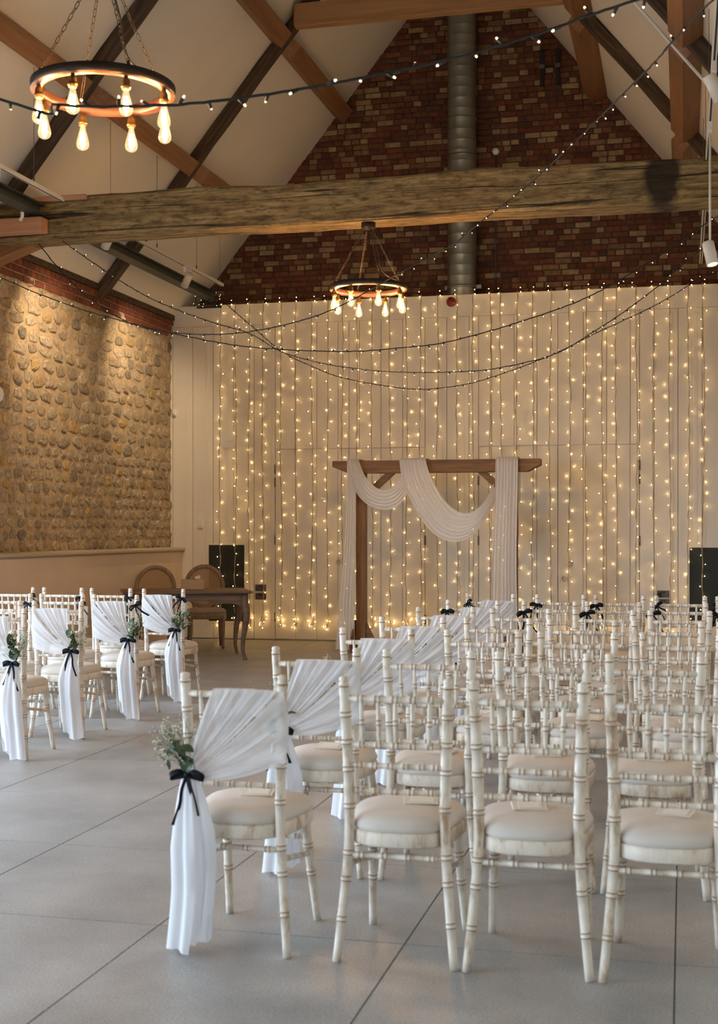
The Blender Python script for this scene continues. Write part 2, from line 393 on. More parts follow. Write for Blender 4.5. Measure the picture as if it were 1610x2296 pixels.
# floor with separate slabs
fb = MB().box((UL-.3, V0-.2, -.12), (UR+.3, VG+.2, -.006)); floor = struct(fb.obj('floor', M_grout))
JU, JV, TU, TV = -.026, 4.444, .904, 1.044
tile_cache = {}
us = [UL]; k = math.ceil((UL-JU)/TU)
while JU+k*TU < UR: us.append(JU+k*TU); k += 1
us.append(UR); vs_ = [V0]; k = math.ceil((V0-JV)/TV)
while JV+k*TV < VB: vs_.append(JV+k*TV); k += 1
vs_.append(VB)
for i in range(len(us)-1):
    for j in range(len(vs_)-1):
        a, b, c, d = us[i], us[i+1], vs_[j], vs_[j+1]
        key = (round(b-a, 3), round(d-c, 3))
        if key not in tile_cache:
            w, h = (b-a)/2-.0024, (d-c)/2-.0034
            tile_cache[key] = MB().box((-w, -h, -.02), (w, h, 0), 0, .0012).mesh('floor_tile', M_tile)
        put('floor_tile', tile_cache[key], floor, ((a+b)/2, (c+d)/2, 0))
# ground outside
gr = MB().box((-40, -30, -.3), (30, 30, -.13)).obj('ground', M_ground); struct(gr)

# left wall: solid far part, glazed near part
WIN_L = [(-2.6, .0), (.6, 3.4), (4.0, 6.8), (7.4, 10.2)]; WZ = 3.05
wl = MB()
T = .35
edges = [V0-.2]+[e for w in WIN_L for e in w]+[VG+.2]
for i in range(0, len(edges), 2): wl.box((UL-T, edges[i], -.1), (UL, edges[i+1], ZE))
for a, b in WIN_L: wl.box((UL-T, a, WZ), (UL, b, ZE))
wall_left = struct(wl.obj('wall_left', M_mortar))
def glazing(n, axis, lo, hi, pos, z0, z1, bars):
    """axis 'u': pane in a wall of constant x; axis 'v': constant y"""
    root = thing('window_%d' % n, None, None); struct(root)
    def bx(a0, a1, za, zb, d0, d1, nm, m):
        mb = MB()
        if axis == 'u': mb.box((pos+d0, a0, za), (pos+d1, a1, zb))
        else: mb.box((a0, pos+d0, za), (a1, pos+d1, zb))
        return mb.obj(nm, m, root)
    f = .07
    bx(lo, hi, z0, z0+f, -.05, .05, 'window_frame', M_frame); bx(lo, hi, z1-f, z1, -.05, .05, 'window_frame', M_frame)
    n_ = bars; st = (hi-lo)/n_
    for i in range(n_+1):
        c = lo+i*st; a0 = c-(0 if i == 0 else f/2) ; a1 = a0+f if i < n_ else hi
        if i == n_: a0 = hi-f
        bx(a0, a1, z0+f, z1-f, -.05, .05, 'mullion', M_frame)
        if i < n_: bx(c+f, c+st-f, z0+f, z1-f, -.004, .004, 'pane', M_pane)
for i, (a, b) in enumerate(WIN_L): glazing(i+1, 'u', a, b, UL-.15, -.1, WZ, 3)
# portals so the renderer samples the daylight that enters by the glazing
def portal(name, loc, rot, sx, sy):
    l = bpy.data.lights.new(name, 'AREA'); l.shape = 'RECTANGLE'; l.size = sx; l.size_y = sy; l.cycles.is_portal = True
    o = bpy.data.objects.new(name, l); COL.objects.link(o); o.location = loc; o.rotation_euler = rot; return o
for nm_, (a, b) in zip(('first', 'second', 'third', 'fourth'), WIN_L): portal('window_left_%s_offscreen' % nm_, (UL-.30, (a+b)/2, (WZ-.1)/2), (0, -math.pi/2, 0), WZ+.1, b-a)
# wall behind the camera
wf = MB().box((UL-T, V0-.3, -.1), (UR+T, V0, ZE))
wf.prism([(UL-T, ZE), (UR+T, ZE), (UA, ZA+.4)], V0-.3, V0)
struct(wf.obj('wall_front', M_plaster))
struct(MB().box((UR, V0-.2, -.1), (UR+T, VG+.2, ZE)).obj('wall_right', M_plaster))
# sloping ceiling
SL = Vector((UA-UL, 0, ZA-ZE)); SLN = SL.normalized()
for sgn, nm in ((1, 'ceiling'), (-1, 'ceiling')):
    eave = UL if sgn > 0 else UR
    off = Vector((-sgn*SLN.z, 0, abs(SLN.x)))*.15
    e = Vector((eave-sgn*.5*SLN.x, 0, ZE-.5*SLN.z)); a = Vector((UA, 0, ZA))
    P = [e, a, a+Vector((0, 0, .25)), e+off]
    struct(MB().prism([(p.x, p.z) for p in P], V0-.3, VG+.3).obj(nm, M_plaster))
# gable of brick
gb = MB().prism([(UL-.3, -.1), (UR+.3, -.1), (UR+.3, ZE), (UA, ZA+.2), (UL-.3, ZE)], VG, VG+.3)
wall_gable = struct(gb.obj('wall_gable', M_bmortar))
BH = .0735
brick_meshes = {}
def brick_mesh(L, h, var, dep, mat, nm='brick'):
    key = (round(L, 3), var, mat.name)
    if key not in brick_meshes:
        r = random.Random(hash(key) % 9999); c = .006; w = L/2; hh = h/2
        def j(): return r.uniform(-.004, .004)
        f = [(-w+c+j()*.5, -dep, -hh+c+j()*.5), (w-c+j()*.5, -dep, -hh+c+j()*.5), (w-c+j()*.5, -dep, hh-c+j()*.5), (-w+c+j()*.5, -dep, hh-c+j()*.5)]
        g = [(-w, -dep+c, -hh), (w, -dep+c, -hh), (w, -dep+c, hh), (-w, -dep+c, hh)]
        k_ = [(-w, .02, -hh), (w, .02, -hh), (w, .02, hh), (-w, .02, hh)]
        fs = [(0, 1, 2, 3)]+[(4+i, 4+(i+1) % 4, (i+1) % 4, i) for i in range(4)]+[(8+i, 8+(i+1) % 4, 4+(i+1) % 4, 4+i) for i in range(4)]
        brick_meshes[key] = MB().add(f+g+k_, fs).mesh(nm, mat)
    return brick_meshes[key]
bricks = []
row = 0; z = WT-.02
while z < 8.6:
    half = (ZA-z)/(ZA-ZE)*(UA-UL)+.10
    L = .2 if row % 2 == 0 else .098
    gapm = .013; u = UA-half + (rnd.random()*.1)
    while u < UA+half:
        l = L if rnd.random() > .16 else (.298-L)
        l *= rnd.choice((.94, 1.0, 1.05))
        bricks.append((u+l/2, z+BH/2+rnd.uniform(-.003, .003), round(l, 2), rnd.randrange(3), rnd.uniform(.006, .018), rnd.uniform(-.012, .012)))
        u += l+gapm
    z += BH; row += 1
order = sorted(range(len(bricks)), key=lambda i: -bricks[i][2]*(1 if -5.6 < bricks[i][0] < .2 else .1)+abs(bricks[i][1]-5.0)*.03)
single = set(order[:300]); rest = MB()
for i, (u, z, l, vr, dp, rt) in enumerate(bricks):
    me = brick_mesh(l, BH-.012, vr, .012, M_brick)
    if i in single: put('brick', me, wall_gable, (u, VG-dp+.008, z), (0, rt, 0))
    else:
        o = Vector((u, VG-dp+.008, z)); rm = Matrix.Rotation(rt, 3, 'Y')
        rest.add([rm @ v.co+o for v in me.vertices], [tuple(p.vertices) for p in me.polygons])
stuff(rest.obj('brick_field', M_brick, wall_gable))
# flint stones on the left wall
def stone_mesh(seed):
    r = random.Random(seed); n = 9; rings = []
    base = [1.03+r.uniform(-.26, .2) for _ in range(n)]; sq = r.uniform(.4, .9)
    for q, (s, h) in enumerate(((1.0, -.3), (.96, .35), (.72, .82))):
        ring = []
        for j in range(n):
            a = 2*math.pi*(j+.5)/n; c, s_ = math.cos(a), math.sin(a)
            k_ = (abs(c)**3+abs(s_)**3)**(-1/3.0); k_ = lerp(1, k_, sq)
            rr = s*base[j]*k_*(1+r.uniform(-.06, .06))
            ring.append((h+r.uniform(-.1, .1)*(q > 0), rr*c*.5, rr*s_*.5))
        rings.append(ring)
    mb = MB(); vs = [p for rg in rings for p in rg]+[(1.0+r.uniform(-.15, .1), r.uniform(-.1, .1), r.uniform(-.1, .1))]
    fs = []
    for q in range(2):
        for j in range(n): fs.append((q*n+j, q*n+(j+1) % n, (q+1)*n+(j+1) % n, (q+1)*n+j))
    for j in range(n): fs.append((2*n+j, 2*n+(j+1) % n, 3*n))
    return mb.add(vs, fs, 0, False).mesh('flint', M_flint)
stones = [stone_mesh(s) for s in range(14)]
sl = []
z = 1.19
while z < 3.96:
    coursed = z < 2.25
    h = rnd.uniform(.115, .135) if coursed else rnd.uniform(.135, .175)
    v = 10.5+rnd.random()*.2
    while v < VB-.06:
        w = rnd.uniform(.13, .22) if coursed else rnd.uniform(.19, .34)
        if v+w > VB+.02: w = VB+.02-v
        sl.append((v+w/2, z+h/2+rnd.uniform(-.012, .012)*(1 if coursed else 2), w*rnd.uniform(.84, .95), h*rnd.uniform(.8, .95)*(1 if coursed else 1.05), rnd.randrange(14), rnd.uniform(.012, .030), rnd.uniform(-.2, .2)))
        v += w
    z += h
order = sorted(range(len(sl)), key=lambda i: -(sl[i][2]*sl[i][3])*(1 if sl[i][0] > 11.9 else .05))
single = set(order[:300]); rest = MB()
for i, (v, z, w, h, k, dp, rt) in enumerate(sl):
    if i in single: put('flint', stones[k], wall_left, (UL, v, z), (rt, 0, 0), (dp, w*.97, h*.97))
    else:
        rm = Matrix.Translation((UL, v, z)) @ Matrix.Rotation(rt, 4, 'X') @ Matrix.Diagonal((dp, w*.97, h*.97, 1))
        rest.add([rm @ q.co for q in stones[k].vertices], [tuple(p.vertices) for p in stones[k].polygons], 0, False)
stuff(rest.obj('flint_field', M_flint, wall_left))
# brick courses at the eaves
for c, (zb, L) in enumerate(((3.975, .215), (4.05, .105), (4.125, .105))):
    v = 10.5+.05*c
    while v+L < VB+.02:
        me = brick_mesh(L, .064, 10+rnd.randrange(3), .012, M_redbrick)
        put('brick', me, wall_left, (UL+.012*(c+1), v+L/2, zb+.0365), (0, 0, math.pi/2))
        v += L+.016
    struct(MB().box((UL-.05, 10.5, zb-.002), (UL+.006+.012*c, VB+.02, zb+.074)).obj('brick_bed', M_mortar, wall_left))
# plaster dado with ledge under the flint
dd = struct(MB().box((UL-.02, 10.2, 0), (UL+.165, VB, 1.15), 0, .006).obj('wall_dado', M_dado))
lg = MB().prism([(UL-.02, 1.15), (UL+.19, 1.15), (UL+.205, 1.165), (UL+.205, 1.185), (UL+.19, 1.20), (UL-.02, 1.205)], 10.2, VB, 1)
struct(lg.obj('trim_1', M_cap))

# ------------------------------------------------------------------ white boarded end wall
wb_ = MB().box((UL-.18, VB+.024, 0), (UR, VB+.07, WT-.002))
wb_.box((UL-.18, VB+.024, WT-.03), (UR, VB+.12, WT))
wall_back = struct(wb_.obj('wall_back', M_gap))
RAIL = .27
MB().box((UL-.18, VB-.004, WT-RAIL), (UR, VB+.03, WT+.003), 0, .004).obj('top_rail', M_fascia, wall_back)
D1 = (at_v(617, 1200, VB).x, at_v(953, 1200, VB).x); D2 = (at_v(1073, 1200, VB).x, at_v(1434, 1200, VB).x); DZ = 2.475
cuts = [UL-.18]; u = UL+.03
while u < UR: cuts.append(u); u += .283
cuts.append(UR)
specials = [D1[0], D1[1], sum(D1)/2, D2[0], D2[1], sum(D2)/2]
cuts = [c for c in cuts if all(abs(c-s) > .05 for s in specials)]+specials
cuts.sort()
GP = .0030
door_objs = []
for n, D in ((1, D1), (2, D2)):
    dr = struct(thing('door_%d' % n, None, None, ((D[0]+D[1])/2, VB, 0))); mid = (D[0]+D[1])/2
    leaves = []
    for q, (a, b) in enumerate(((D[0], mid), (mid, D[1]))):
        lf = MB().box((a-mid+.003, .012, .012), (b-mid-.003, .022, DZ-.003)).obj('door_leaf', M_gap, dr)
        leaves.append((a, b, lf))
        hx = (a if q == 0 else b)-mid
        for hz in (.30, 1.30, 2.05, 2.22):
            MB().lathe([(0, -.06), (.010, -.06), (.010, .06), (0, .06)], 8).obj('hinge', M_socket, lf, (hx, -.006, hz))
    door_objs.append((D, dr, leaves))
for a, b in zip(cuts, cuts[1:]):
    c = (a+b)/2; z0 = .01
    for D, dr, leaves in door_objs:
        for la, lb, lf in leaves:
            if la-.001 <= c <= lb+.001:
                mid = (D[0]+D[1])/2
                MB().box((a-mid+GP+.002, -.002, .016), (b-mid-GP-.002, .013, DZ-.006), 0, .003).obj('board', M_board, lf)
                z0 = DZ+.004
    MB().box((a+GP, VB, z0), (b-GP, VB+.026, WT-RAIL-.002), 0, .003).obj('board', M_board, wall_back)
    w = b-a
    if w > .2:   # flat cover strip down the middle of each board
        if z0 > 1: continue
        MB().box((c+.04, VB-.006, .14), (c+.085, VB+.004, WT-RAIL-.05), 0, .002).obj('cover_strip', M_board, wall_back)
def ring_pull(px, py, dr, mid):
    p = at_v(px, py, VB)
    t = thing('x', None, None); bpy.data.objects.remove(t)
    o = MB().lathe([(.020, .0), (.036, .0), (.038, .006), (.033, .012), (.022, .010), (.020, .004), (.0, .003)], 20).obj('flush_pull', M_pull, dr, (p.x-mid, -.003, p.z), (math.pi/2, 0, 0)); return o
ring_pull(759, 1260, door_objs[0][1], sum(D1)/2); ring_pull(1278, 1263, door_objs[1][1], sum(D2)/2); ring_pull(1264, 1298, door_objs[1][1], sum(D2)/2)

def at_wall(px, py): return at_v(px, py, VB)
# ventilation grilles
def grille(x0, y0, x1, y1, label):
    a, b = at_wall(x0, y1), at_wall(x1, y0); w, h = b.x-a.x, b.z-a.z
    t = thing('vent_grille', label, 'vent', (a.x, VB-.012, a.z))
    MB().box((0, .004, 0), (w, .010, h)).obj('backing', M_black, t)
    f = .022
    mb = MB().box((-f, -.008, -f), (w+f, .012, 0)).box((-f, -.008, h), (w+f, .012, h+f)).box((-f, -.008, 0), (0, .012, h)).box((w, -.008, 0), (w+f, .012, h))
    mb.obj('frame', M_fascia, t)
    g = MB(); nx = 22; nz = int(h/.02)
    for i in range(nx+1): g.box((w*i/nx-.003, -.002, 0), (w*i/nx+.003, .004, h))
    for i in range(nz+1): g.box((0, -.001, h*i/nz-.003), (w, .003, h*i/nz+.003))
    stuff(g.obj('mesh_grid', M_steel, t))
grille(469, 1222, 549, 1392, 'dark perforated wall vent behind the wooden desk')
grille(1546, 1228, 1628, 1404, 'dark perforated wall vent beside the plugged-in socket')
def socket(px, py, label, plug=False):
    p = at_wall(px, py)
    t = thing('wall_socket', label, 'socket', (p.x, VB-.006, p.z), 0)
    MB().box((-.073, -.006, -.043), (.073, .006, .043), 0, .003).obj('plate', M_socket, t)
    for s in (-1, 1):
        mb = MB()
        for dx, dz in ((0, .008), (-.011, -.014), (.011, -.014)): mb.box((s*.042+dx-.004, -.008, dz-.004), (s*.042+dx+.004, -.005, dz+.004))
        mb.obj('socket_holes', M_black, t)
        MB().box((s*.014-.009, -.011, .012), (s*.014+.009, -.005, .032), 0, .002).obj('switch', M_black, t)
    if plug: MB().box((-.066, -.05, -.035), (-.02, -.008, .018), 0, .01).obj('plug', M_black, t)
socket(585, 1318, 'brushed metal double socket, upper of the pair beside the desk'); socket(585, 1337, 'brushed metal double socket, lower of the pair beside the desk')
socket(1487, 1332, 'double socket with a black plug beside the vent', True); socket(1487, 1351, 'double socket without a plug below the plugged one')
p = at_wall(516, 988)
t = thing('access_panel', 'white rounded sounder box on the boarded wall', 'alarm box', (p.x, VB-.002, p.z))
def rounded(mb, w, h, d, r, n=5):
    poly = []
    for cx, cz, a0 in ((w-r, h-r, 0), (-w+r, h-r, 90), (-w+r, -h+r, 180), (w-r, -h+r, 270)):
        for i in range(n+1):
            a = math.radians(a0+90*i/n); poly.append((cx+r*math.cos(a), cz+r*math.sin(a)))
    return mb.prism(poly, -d, 0)
rounded(MB(), .105, .093, .045, .04).obj('case', M_white, t); rounded(MB(), .05, .012, .049, .01).obj('badge', M_track, t, (0, 0, -.01))
p = at_wall(450, 1174); t = thing('switch_plate', 'small white switch box low on the boarded wall', 'switch', (p.x, VB-.002, p.z))
MB().box((-.038, -.03, -.058), (.038, 0, .058), 0, .006).obj('case', M_white, t); MB().box((-.02, -.036, -.03), (.02, -.029, .03), 0, .004).obj('rocker', M_white, t)
p = at_wall(396, 925); t = thing('motion_sensor', 'small white sensor in the corner beside the flint wall', 'sensor', (p.x-.02, VB-.002, p.z))
MB().box((-.03, -.05, -.055), (.03, 0, .055), 0, .015).obj('case', M_white, t); MB().lathe([(0, .02), (.015, .015), (.02, 0)], 12).obj('lens', M_track, t, (0, -.05, -.02), (math.pi/2, 0, 0))
p = at_v(1011, 676, VB-.04); t = thing('alarm_sounder', 'dark red round fire sounder on the wall rail', 'alarm', (p.x, VB-.004, p.z))
MB().lathe([(.0, .09), (.03, .088), (.045, .075), (.052, .05), (.058, .045), (.058, .0)], 20).obj('dome', M_red, t, rot=(math.pi/2, 0, 0))
MB().lathe([(.062, .0), (.062, .02), (.055, .022)], 20).obj('base', M_red, t, rot=(math.pi/2, 0, 0))
# wall lamp at the edge of the flint wall
p = at_u(-1, 885, UL+.12); t = thing('wall_lamp', 'white half-round lamp on the flint wall', 'lamp', (UL, p.y-.05, p.z))
MB().box((0, -.04, -.07), (.04, .04, .07), 0, .005).obj('back_plate', M_white, t)
MB().lathe([(.03, -.09), (.075, -.05), (.085, .0), (.075, .05), (.03, .09)], 16).obj('shade', M_white, t, (.10, 0, 0))

# ------------------------------------------------------------------ duct, conduit, bracket on the gable
p0 = at_v(1036, 600, 16.63)
t = thing('ventilation_duct', 'galvanised spiral ventilation duct rising up the brick gable', 'duct', (p0.x, 16.63, WT+.01))
prof = []; z = 0.0
while z < 4.0:
    prof += [(.183, z), (.183, z+.118), (.1848, z+.121), (.1848, z+.127), (.183, z+.130)]; z += .132
MB().lathe(prof, 32).obj('pipe', M_duct, t)
for hz in (.12, 1.78, 2.25): MB().lathe([(.184, -.018), (.194, -.016), (.194, .016), (.184, .018)], 32).obj('band', M_duct, t, (0, 0, hz))
for s in (-1, 1):
    MB().box((s*.19-.025, -.02, .10), (s*.19+.06*s+.0, .20, .15) if s > 0 else (s*.19+.025, .20, .15)).obj('bracket', M_duct, t)
p1 = at_v(1112, 340, VG-.03)
t = thing('wall_conduit', 'thin grey conduit with round white sensor on the brick gable', 'conduit', (p1.x, VG-.03, WT))
MB().tube([(0, 0, .0), (0, 0, p1.z-WT)], .011, 8).obj('pipe', M_steel, t)
for hz in (.3, 1.0, 1.6): MB().box((-.03, -.012, hz-.012), (.03, .03, hz+.012)).obj('clip', M_socket, t)
MB().lathe([(0, .05), (.035, .045), (.045, .02), (.045, -.02), (0, -.03)], 16).obj('sensor', M_white, t, (0, 0, p1.z-WT), (math.pi/2, 0, 0))
MB().tube([(0, 0, p1.z-WT+.05), (-.02, 0, p1.z-WT+.18), (-.12, 0, p1.z-WT+.22), (-.20, 0, p1.z-WT+.22)], .008, 6).obj('arm', M_steel, t)
p2 = at_v(1233, 150, VG-.05)
t = thing('wall_bracket', 'black twin-rail mounting bracket high on the brick gable', 'bracket', (p2.x, VG-.045, p2.z))
for s in (-1, 1):
    MB().box((s*.10-.025, -.02, -.23), (s*.10+.025, .04, .23), 0, .004).obj('rail', M_black, t)
    MB().box((s*.10-.035, -.05, -.02), (s*.10+.035, -.015, .03), 0, .005).obj('block', M_socket, t)
MB().box((-.10, -.015, -.01), (.10, .0, .02)).obj('crossbar', M_black, t)

# ------------------------------------------------------------------ roof timbers
def slope_pt(t, sgn, depth=0.0):
    """t metres in from the eaves (horizontal), depth below the plaster"""
    e = UL if sgn > 0 else UR
    nrm = Vector((sgn*SLN.z, 0, -abs(SLN.x)))
    return Vector((e+sgn*t, 0, ZE+t*(ZA-ZE)/(UA-UL)))+nrm*depth
def rough_beam(L, w, h, seed, amp=.012, nx=24, mat=None, chamf=None):
    """beam along local x, centred; uneven faces"""
    r = random.Random(seed); P = []
    ph = [r.uniform(0, 6.28) for _ in range(8)]
    for i in range(nx+1):
        x = -L/2+L*i/nx; s = x*1.7
        a = amp*(math.sin(s+ph[0])+.5*math.sin(2.7*s+ph[1])); b = amp*(math.sin(1.3*s+ph[2])+.5*math.sin(3.1*s+ph[3]))
        j = lambda: r.uniform(-amp, amp)*.35
        ww, hh = w/2+a*.5, h/2+b*.5; c = min(w, h)*.07
        P.append([(x, -ww+c+j(), -hh+b+j()), (x, ww-c+j(), -hh+b+j()), (x, ww+j(), -hh+c+b), (x, ww+j(), hh-c+b), (x, ww-c+j(), hh+b+j()), (x, -ww+c+j(), hh+b+j()), (x, -ww+j(), hh-c+b), (x, -ww+j(), -hh+c+b)])
    mb = MB().grid(P, 0, False, True); k = len(P[0])
    mb.f.append(tuple(range(k))[::-1]); mb.m.append(0); mb.sm.append(False)
    o = nx*k; mb.f.append(tuple(o+i for i in range(k))); mb.m.append(0); mb.sm.append(False)
    return mb
def orient(o, a, b, up=Vector((0, 0, 1))):
    a, b = Vector(a), Vector(b); x = (b-a).normalized(); y = up.cross(x).normalized(); z = x.cross(y)
    m = Matrix((x, y, z)).transposed().to_4x4(); m.translation = (a+b)/2; o.matrix_world = m; return o
VT = [0.3, 3.07, 5.83, 8.60, 11.36, 14.10]
side_nm = {1: 'above the flint wall', -1: 'on opposite slope'}
ord_nm = ['first', 'second', 'third', 'fourth', 'fifth', 'sixth']
vis = {14.10: 'next to the brick gable', 11.36: 'over the weathered tie beam', 8.60: 'between the two tie beams', 5.83: 'over the tie beam with the near chandelier', 3.07: 'second from the plain end wall', .3: 'first from the plain end wall'}
for v in VT:
    for sgn in (1, -1):
        a = slope_pt(-.02, sgn, .07); b = slope_pt(UA-UL-.05, sgn, .07); L = (b-a).length
        a.y = b.y = v
        o = rough_beam(L, .115, .13, int(v*100)+sgn, .010, 20).obj('rafter', M_oak2)
        orient(o, a, b); tag(o, 'dark old oak rafter %s, %s' % (side_nm[sgn], vis[v]), 'rafter', 'dark roof rafters')
segs = [(V0, .3), (.3, 3.07), (3.07, 5.83), (5.83, 8.60), (8.60, 11.36), (11.36, 14.10), (14.10, VG)]
seg_nm = ['in the bay by the plain end wall', 'in the second bay', 'in the third bay', 'in the bay with the near chandelier', 'in the bay before the weathered tie beam', 'in the bay behind the weathered tie beam', 'in the bay against the brick gable']
for k, (a, b) in enumerate(segs):
    for sgn in (1, -1):
        for q, t_ in enumerate((1.12, 2.2)):
            p = slope_pt(t_, sgn, .105); L = b-a-.17; c = .10
            h, w = .21, .19
            poly = [(-L/2, h/2), (-L/2, -h/2+c), (-L/2+c, -h/2), (L/2-c, -h/2), (L/2, -h/2+c), (L/2, h/2)]
            o = MB().prism([(x, z) for x, z in poly], -w/2, w/2).obj('purlin', M_purlin)
            ang = math.atan2(SLN.z, SLN.x)*sgn
            nrm = Vector((-sgn*SLN.z, 0, abs(SLN.x)))
            yax = Vector((0, 1, 0)); zc = nrm; yc = zc.cross(yax)
            m = Matrix((yax, yc, zc)).transposed().to_4x4(); m.translation = Vector((p.x, (a+b)/2, p.z)); o.matrix_world = m
            tag(o, '%s orange purlin %s %s' % (('lower', 'upper')[q], side_nm[sgn], seg_nm[k]), 'purlin', 'orange roof purlins')
# wall plates
for sgn in (1, -1):
    e = UL if sgn > 0 else UR
    o = MB().box((-.10 if sgn > 0 else -.06, 10.4 if sgn > 0 else V0, 0), (.06 if sgn > 0 else .10, VG, .07)).obj('wall_plate', M_oak2, None, (e, 0, ZE))
    tag(o, 'dark timber plate along the top of the %s' % ('flint wall' if sgn > 0 else 'wall opposite the flint wall'), 'beam')
# collar
zc = 7.09; hw = (ZA-zc)/(ZA-ZE)*(UA-UL)
o = MB().box((-hw+.12, -.06, -.125), (hw-.12, .06, .125), 0, .006).obj('collar_beam', M_pine, None, (UA, 13.98, zc)); tag(o, 'pale planed pine collar beam high across the roof', 'beam')
# tie beams
def tie(v, label, seed, full):
    L = UR-UL+.1
    P = []
    mb = rough_beam(L, .34, .375 if full else .35, seed, .009 if full else .010, 46)
    o = mb.obj('tie_beam', M_oak if full else M_oak2, None, ((UL+UR)/2, v, 4.318 if full else 4.325)); tag(o, label, 'beam'); return o
tie(11.36, 'massive weathered oak tie beam with black stain and splits', 11, True)
tie(5.83, 'oak tie beam carrying the near chandelier', 12, False)
# timber fittings at the end of the weathered beam
o = MB().box((UL+.02, 11.04, 4.165), (at_v(92, 505, 11.04).x, 11.175, 4.30), 0, .006).obj('timber_packer', M_pink); tag(o, 'short planed reddish timber bolted to the beam end', 'timber block')
o = MB().box((UL+.02, 11.135, 4.462), (at_v(192, 455, 11.14).x, 11.180, 4.505), 0, .004).obj('timber_strip', M_pink); tag(o, 'thin planed timber strip lying on top of the beam end', 'timber strip')
o = orient(rough_beam(1.0, .19, .22, 3, .006, 6).obj('knee_brace', M_purlin), (UL+.10, 11.50, 4.06), (UL+.55, 11.50, 4.22)); tag(o, 'short orange corbel under the end of the weathered beam', 'corbel')
o = MB().tube([at_v(52, 452, 11.0), at_v(50, 470, 11.0), at_v(50, 486, 11.0), at_v(46, 494, 11.02)], .016, 10).obj('conduit_pipe', M_track); tag(o, 'short white conduit bend at the beam end', 'pipe')
p = at_v(8, 455, 11.1)
t = thing('junction_box', 'white twin conduit box at the end of the weathered beam', 'junction box', p)
for dx, rr in ((-.04, .04), (.04, .052), (.10, .035)): MB().lathe([(0, .05), (rr, .045), (rr, 0), (0, 0)], 14).obj('cap', M_track, t, (dx, 0, 0))
o = MB().tube([slope_pt(t_, -1, .25)+Vector((0, 11.2, 0)) for t_ in (.35, .7, 1.0, 1.05, 1.3, 1.9, 2.4)], .013, 10).obj('roof_conduit', M_track); tag(o, 'white conduit running up beside the dark rafter', 'pipe')

# ------------------------------------------------------------------ lighting gantry with track and spots
def gantry(u, side, label_a, label_b, spots, v0, v1):
    o = MB().prism([(-.07, -.05), (.07, -.05), (.07, -.035), (.012, -.035), (.012, .035), (.07, .035), (.07, .05), (-.07, .05), (-.07, .035), (-.012, .035), (-.012, -.035), (-.07, -.035)], v0, 11.17).obj('steel_joist', M_steel, None, (u, 0, 4.385))
    tag(o, label_a+', before the weathered beam', 'steel beam')
    o = MB().prism([(-.07, -.05), (.07, -.05), (.07, -.035), (.012, -.035), (.012, .035), (.07, .035), (.07, .05), (-.07, .05), (-.07, .035), (-.012, .035), (-.012, -.035), (-.07, -.035)], 11.55, v1).obj('steel_joist', M_steel, None, (u, 0, 4.385))
    tag(o, label_a+', behind the weathered beam', 'steel beam')
    TO = .25; t = thing('light_track', label_b, 'track light', (u+side*TO, 0, 4.47))
    for q0, q1 in ((v0, 11.16), (11.56, v1-.35)):
        MB().box((-.017, q0, -.018), (.017, q1, .018), 0, .002).obj('rail', M_track, t)
        MB().box((-.006, q0, -.0195), (.006, q1, -.017)).obj('slot', M_black, t)
    for wv in (v0+1.5, 10.6, 12.2, 13.4, 14.6, v1-.45):
        zt = ZE+(((u+side*TO)-UL) if side > 0 else (UR-(u+side*TO)))*(ZA-ZE)/(UA-UL)-4.47
        MB().tube([(0, wv, .018), (0, wv, zt-.01)], .0025, 5).obj('hanging_wire', M_socket, t)
        MB().lathe([(0, .05), (.008, .045), (.008, 0), (0, -.005)], 8).obj('wire_grip', M_socket, t, (0, wv, .02))
    return t
def spot_fixture(loc, aim, label, track, watts, lit=True, drop=0.0):
    t = thing('spotlight', label, 'spotlight', loc)
    d = (Vector(aim)-Vector(loc)).normalized(); q = d.to_track_quat('-Z', 'Y').to_euler()
    MB().box((-.018, -.09, .07+drop), (.018, .09, .15+drop), 0, .004).obj('driver_box', M_track, t)
    MB().tube([(0, 0, .08+drop), (0, 0, 0)], .009, 8).obj('stem', M_track, t)
    h = MB().lathe([(0, .08), (.042, .08), (.044, .075), (.044, -.10), (.040, -.10), (.038, -.092)], 20).obj('can', M_track, t, rot=q)
    MB().lathe([(0, -.088), (.038, -.088)], 20).obj('lens', M_lens if lit else M_steel, h)
    if lit:
        l = bpy.data.lights.new('spot_beam', 'SPOT'); l.energy = watts; l.color = (1, .74, .46); l.spot_size = math.radians(84); l.spot_blend = 1.0; l.shadow_soft_size = .03
        lo = bpy.data.objects.new('spot_beam', l); COL.objects.link(lo); lo.location = Vector(loc)+d*.115; lo.rotation_euler = q
    return t
ul = -5.80
gantry(ul, 1, 'dark steel joist above the flint wall', 'white lighting track hung on wires above the flint wall', None, 6.5, 15.85)
spot_fixture((ul+.25, 12.15, 4.315), (UL, 13.0, 3.1), 'white can spotlight near the weathered beam aimed at the flint wall', None, SPOT_W*2.3)
spot_fixture((ul+.25, 14.30, 4.315), (UL, 15.25, 3.1), 'white can spotlight near the gable aimed at the flint wall', None, SPOT_W*2.0)
spot_fixture((ul+.25, 9.9, 4.315), (UL, 10.9, 2.9), 'added unlit white can spotlight before the weathered beam aimed at the flint wall', None, 0, False)  # invented fixture added beyond the left edge of view, unlit
ur = at_v(1592, 566, 10.2).x+.25
gantry(ur, -1, 'dark steel joist opposite the flint wall', 'white lighting track hung on wires opposite the flint wall', None, 6.5, 15.85)
pA = at_v(1592, 566, 10.2); spot_fixture((pA.x, pA.y, pA.z), (pA.x+.3, pA.y-.3, 2.0), 'white can spotlight below the beam, opposite the flint wall', None, SPOT_W*.4, True, max(0, 4.315-pA.z))
spot_fixture((ur-.25, 8.9, 4.315), (UR, 9.5, 2.2), 'white can spotlight above the beam, opposite the flint wall', None, 0, False)
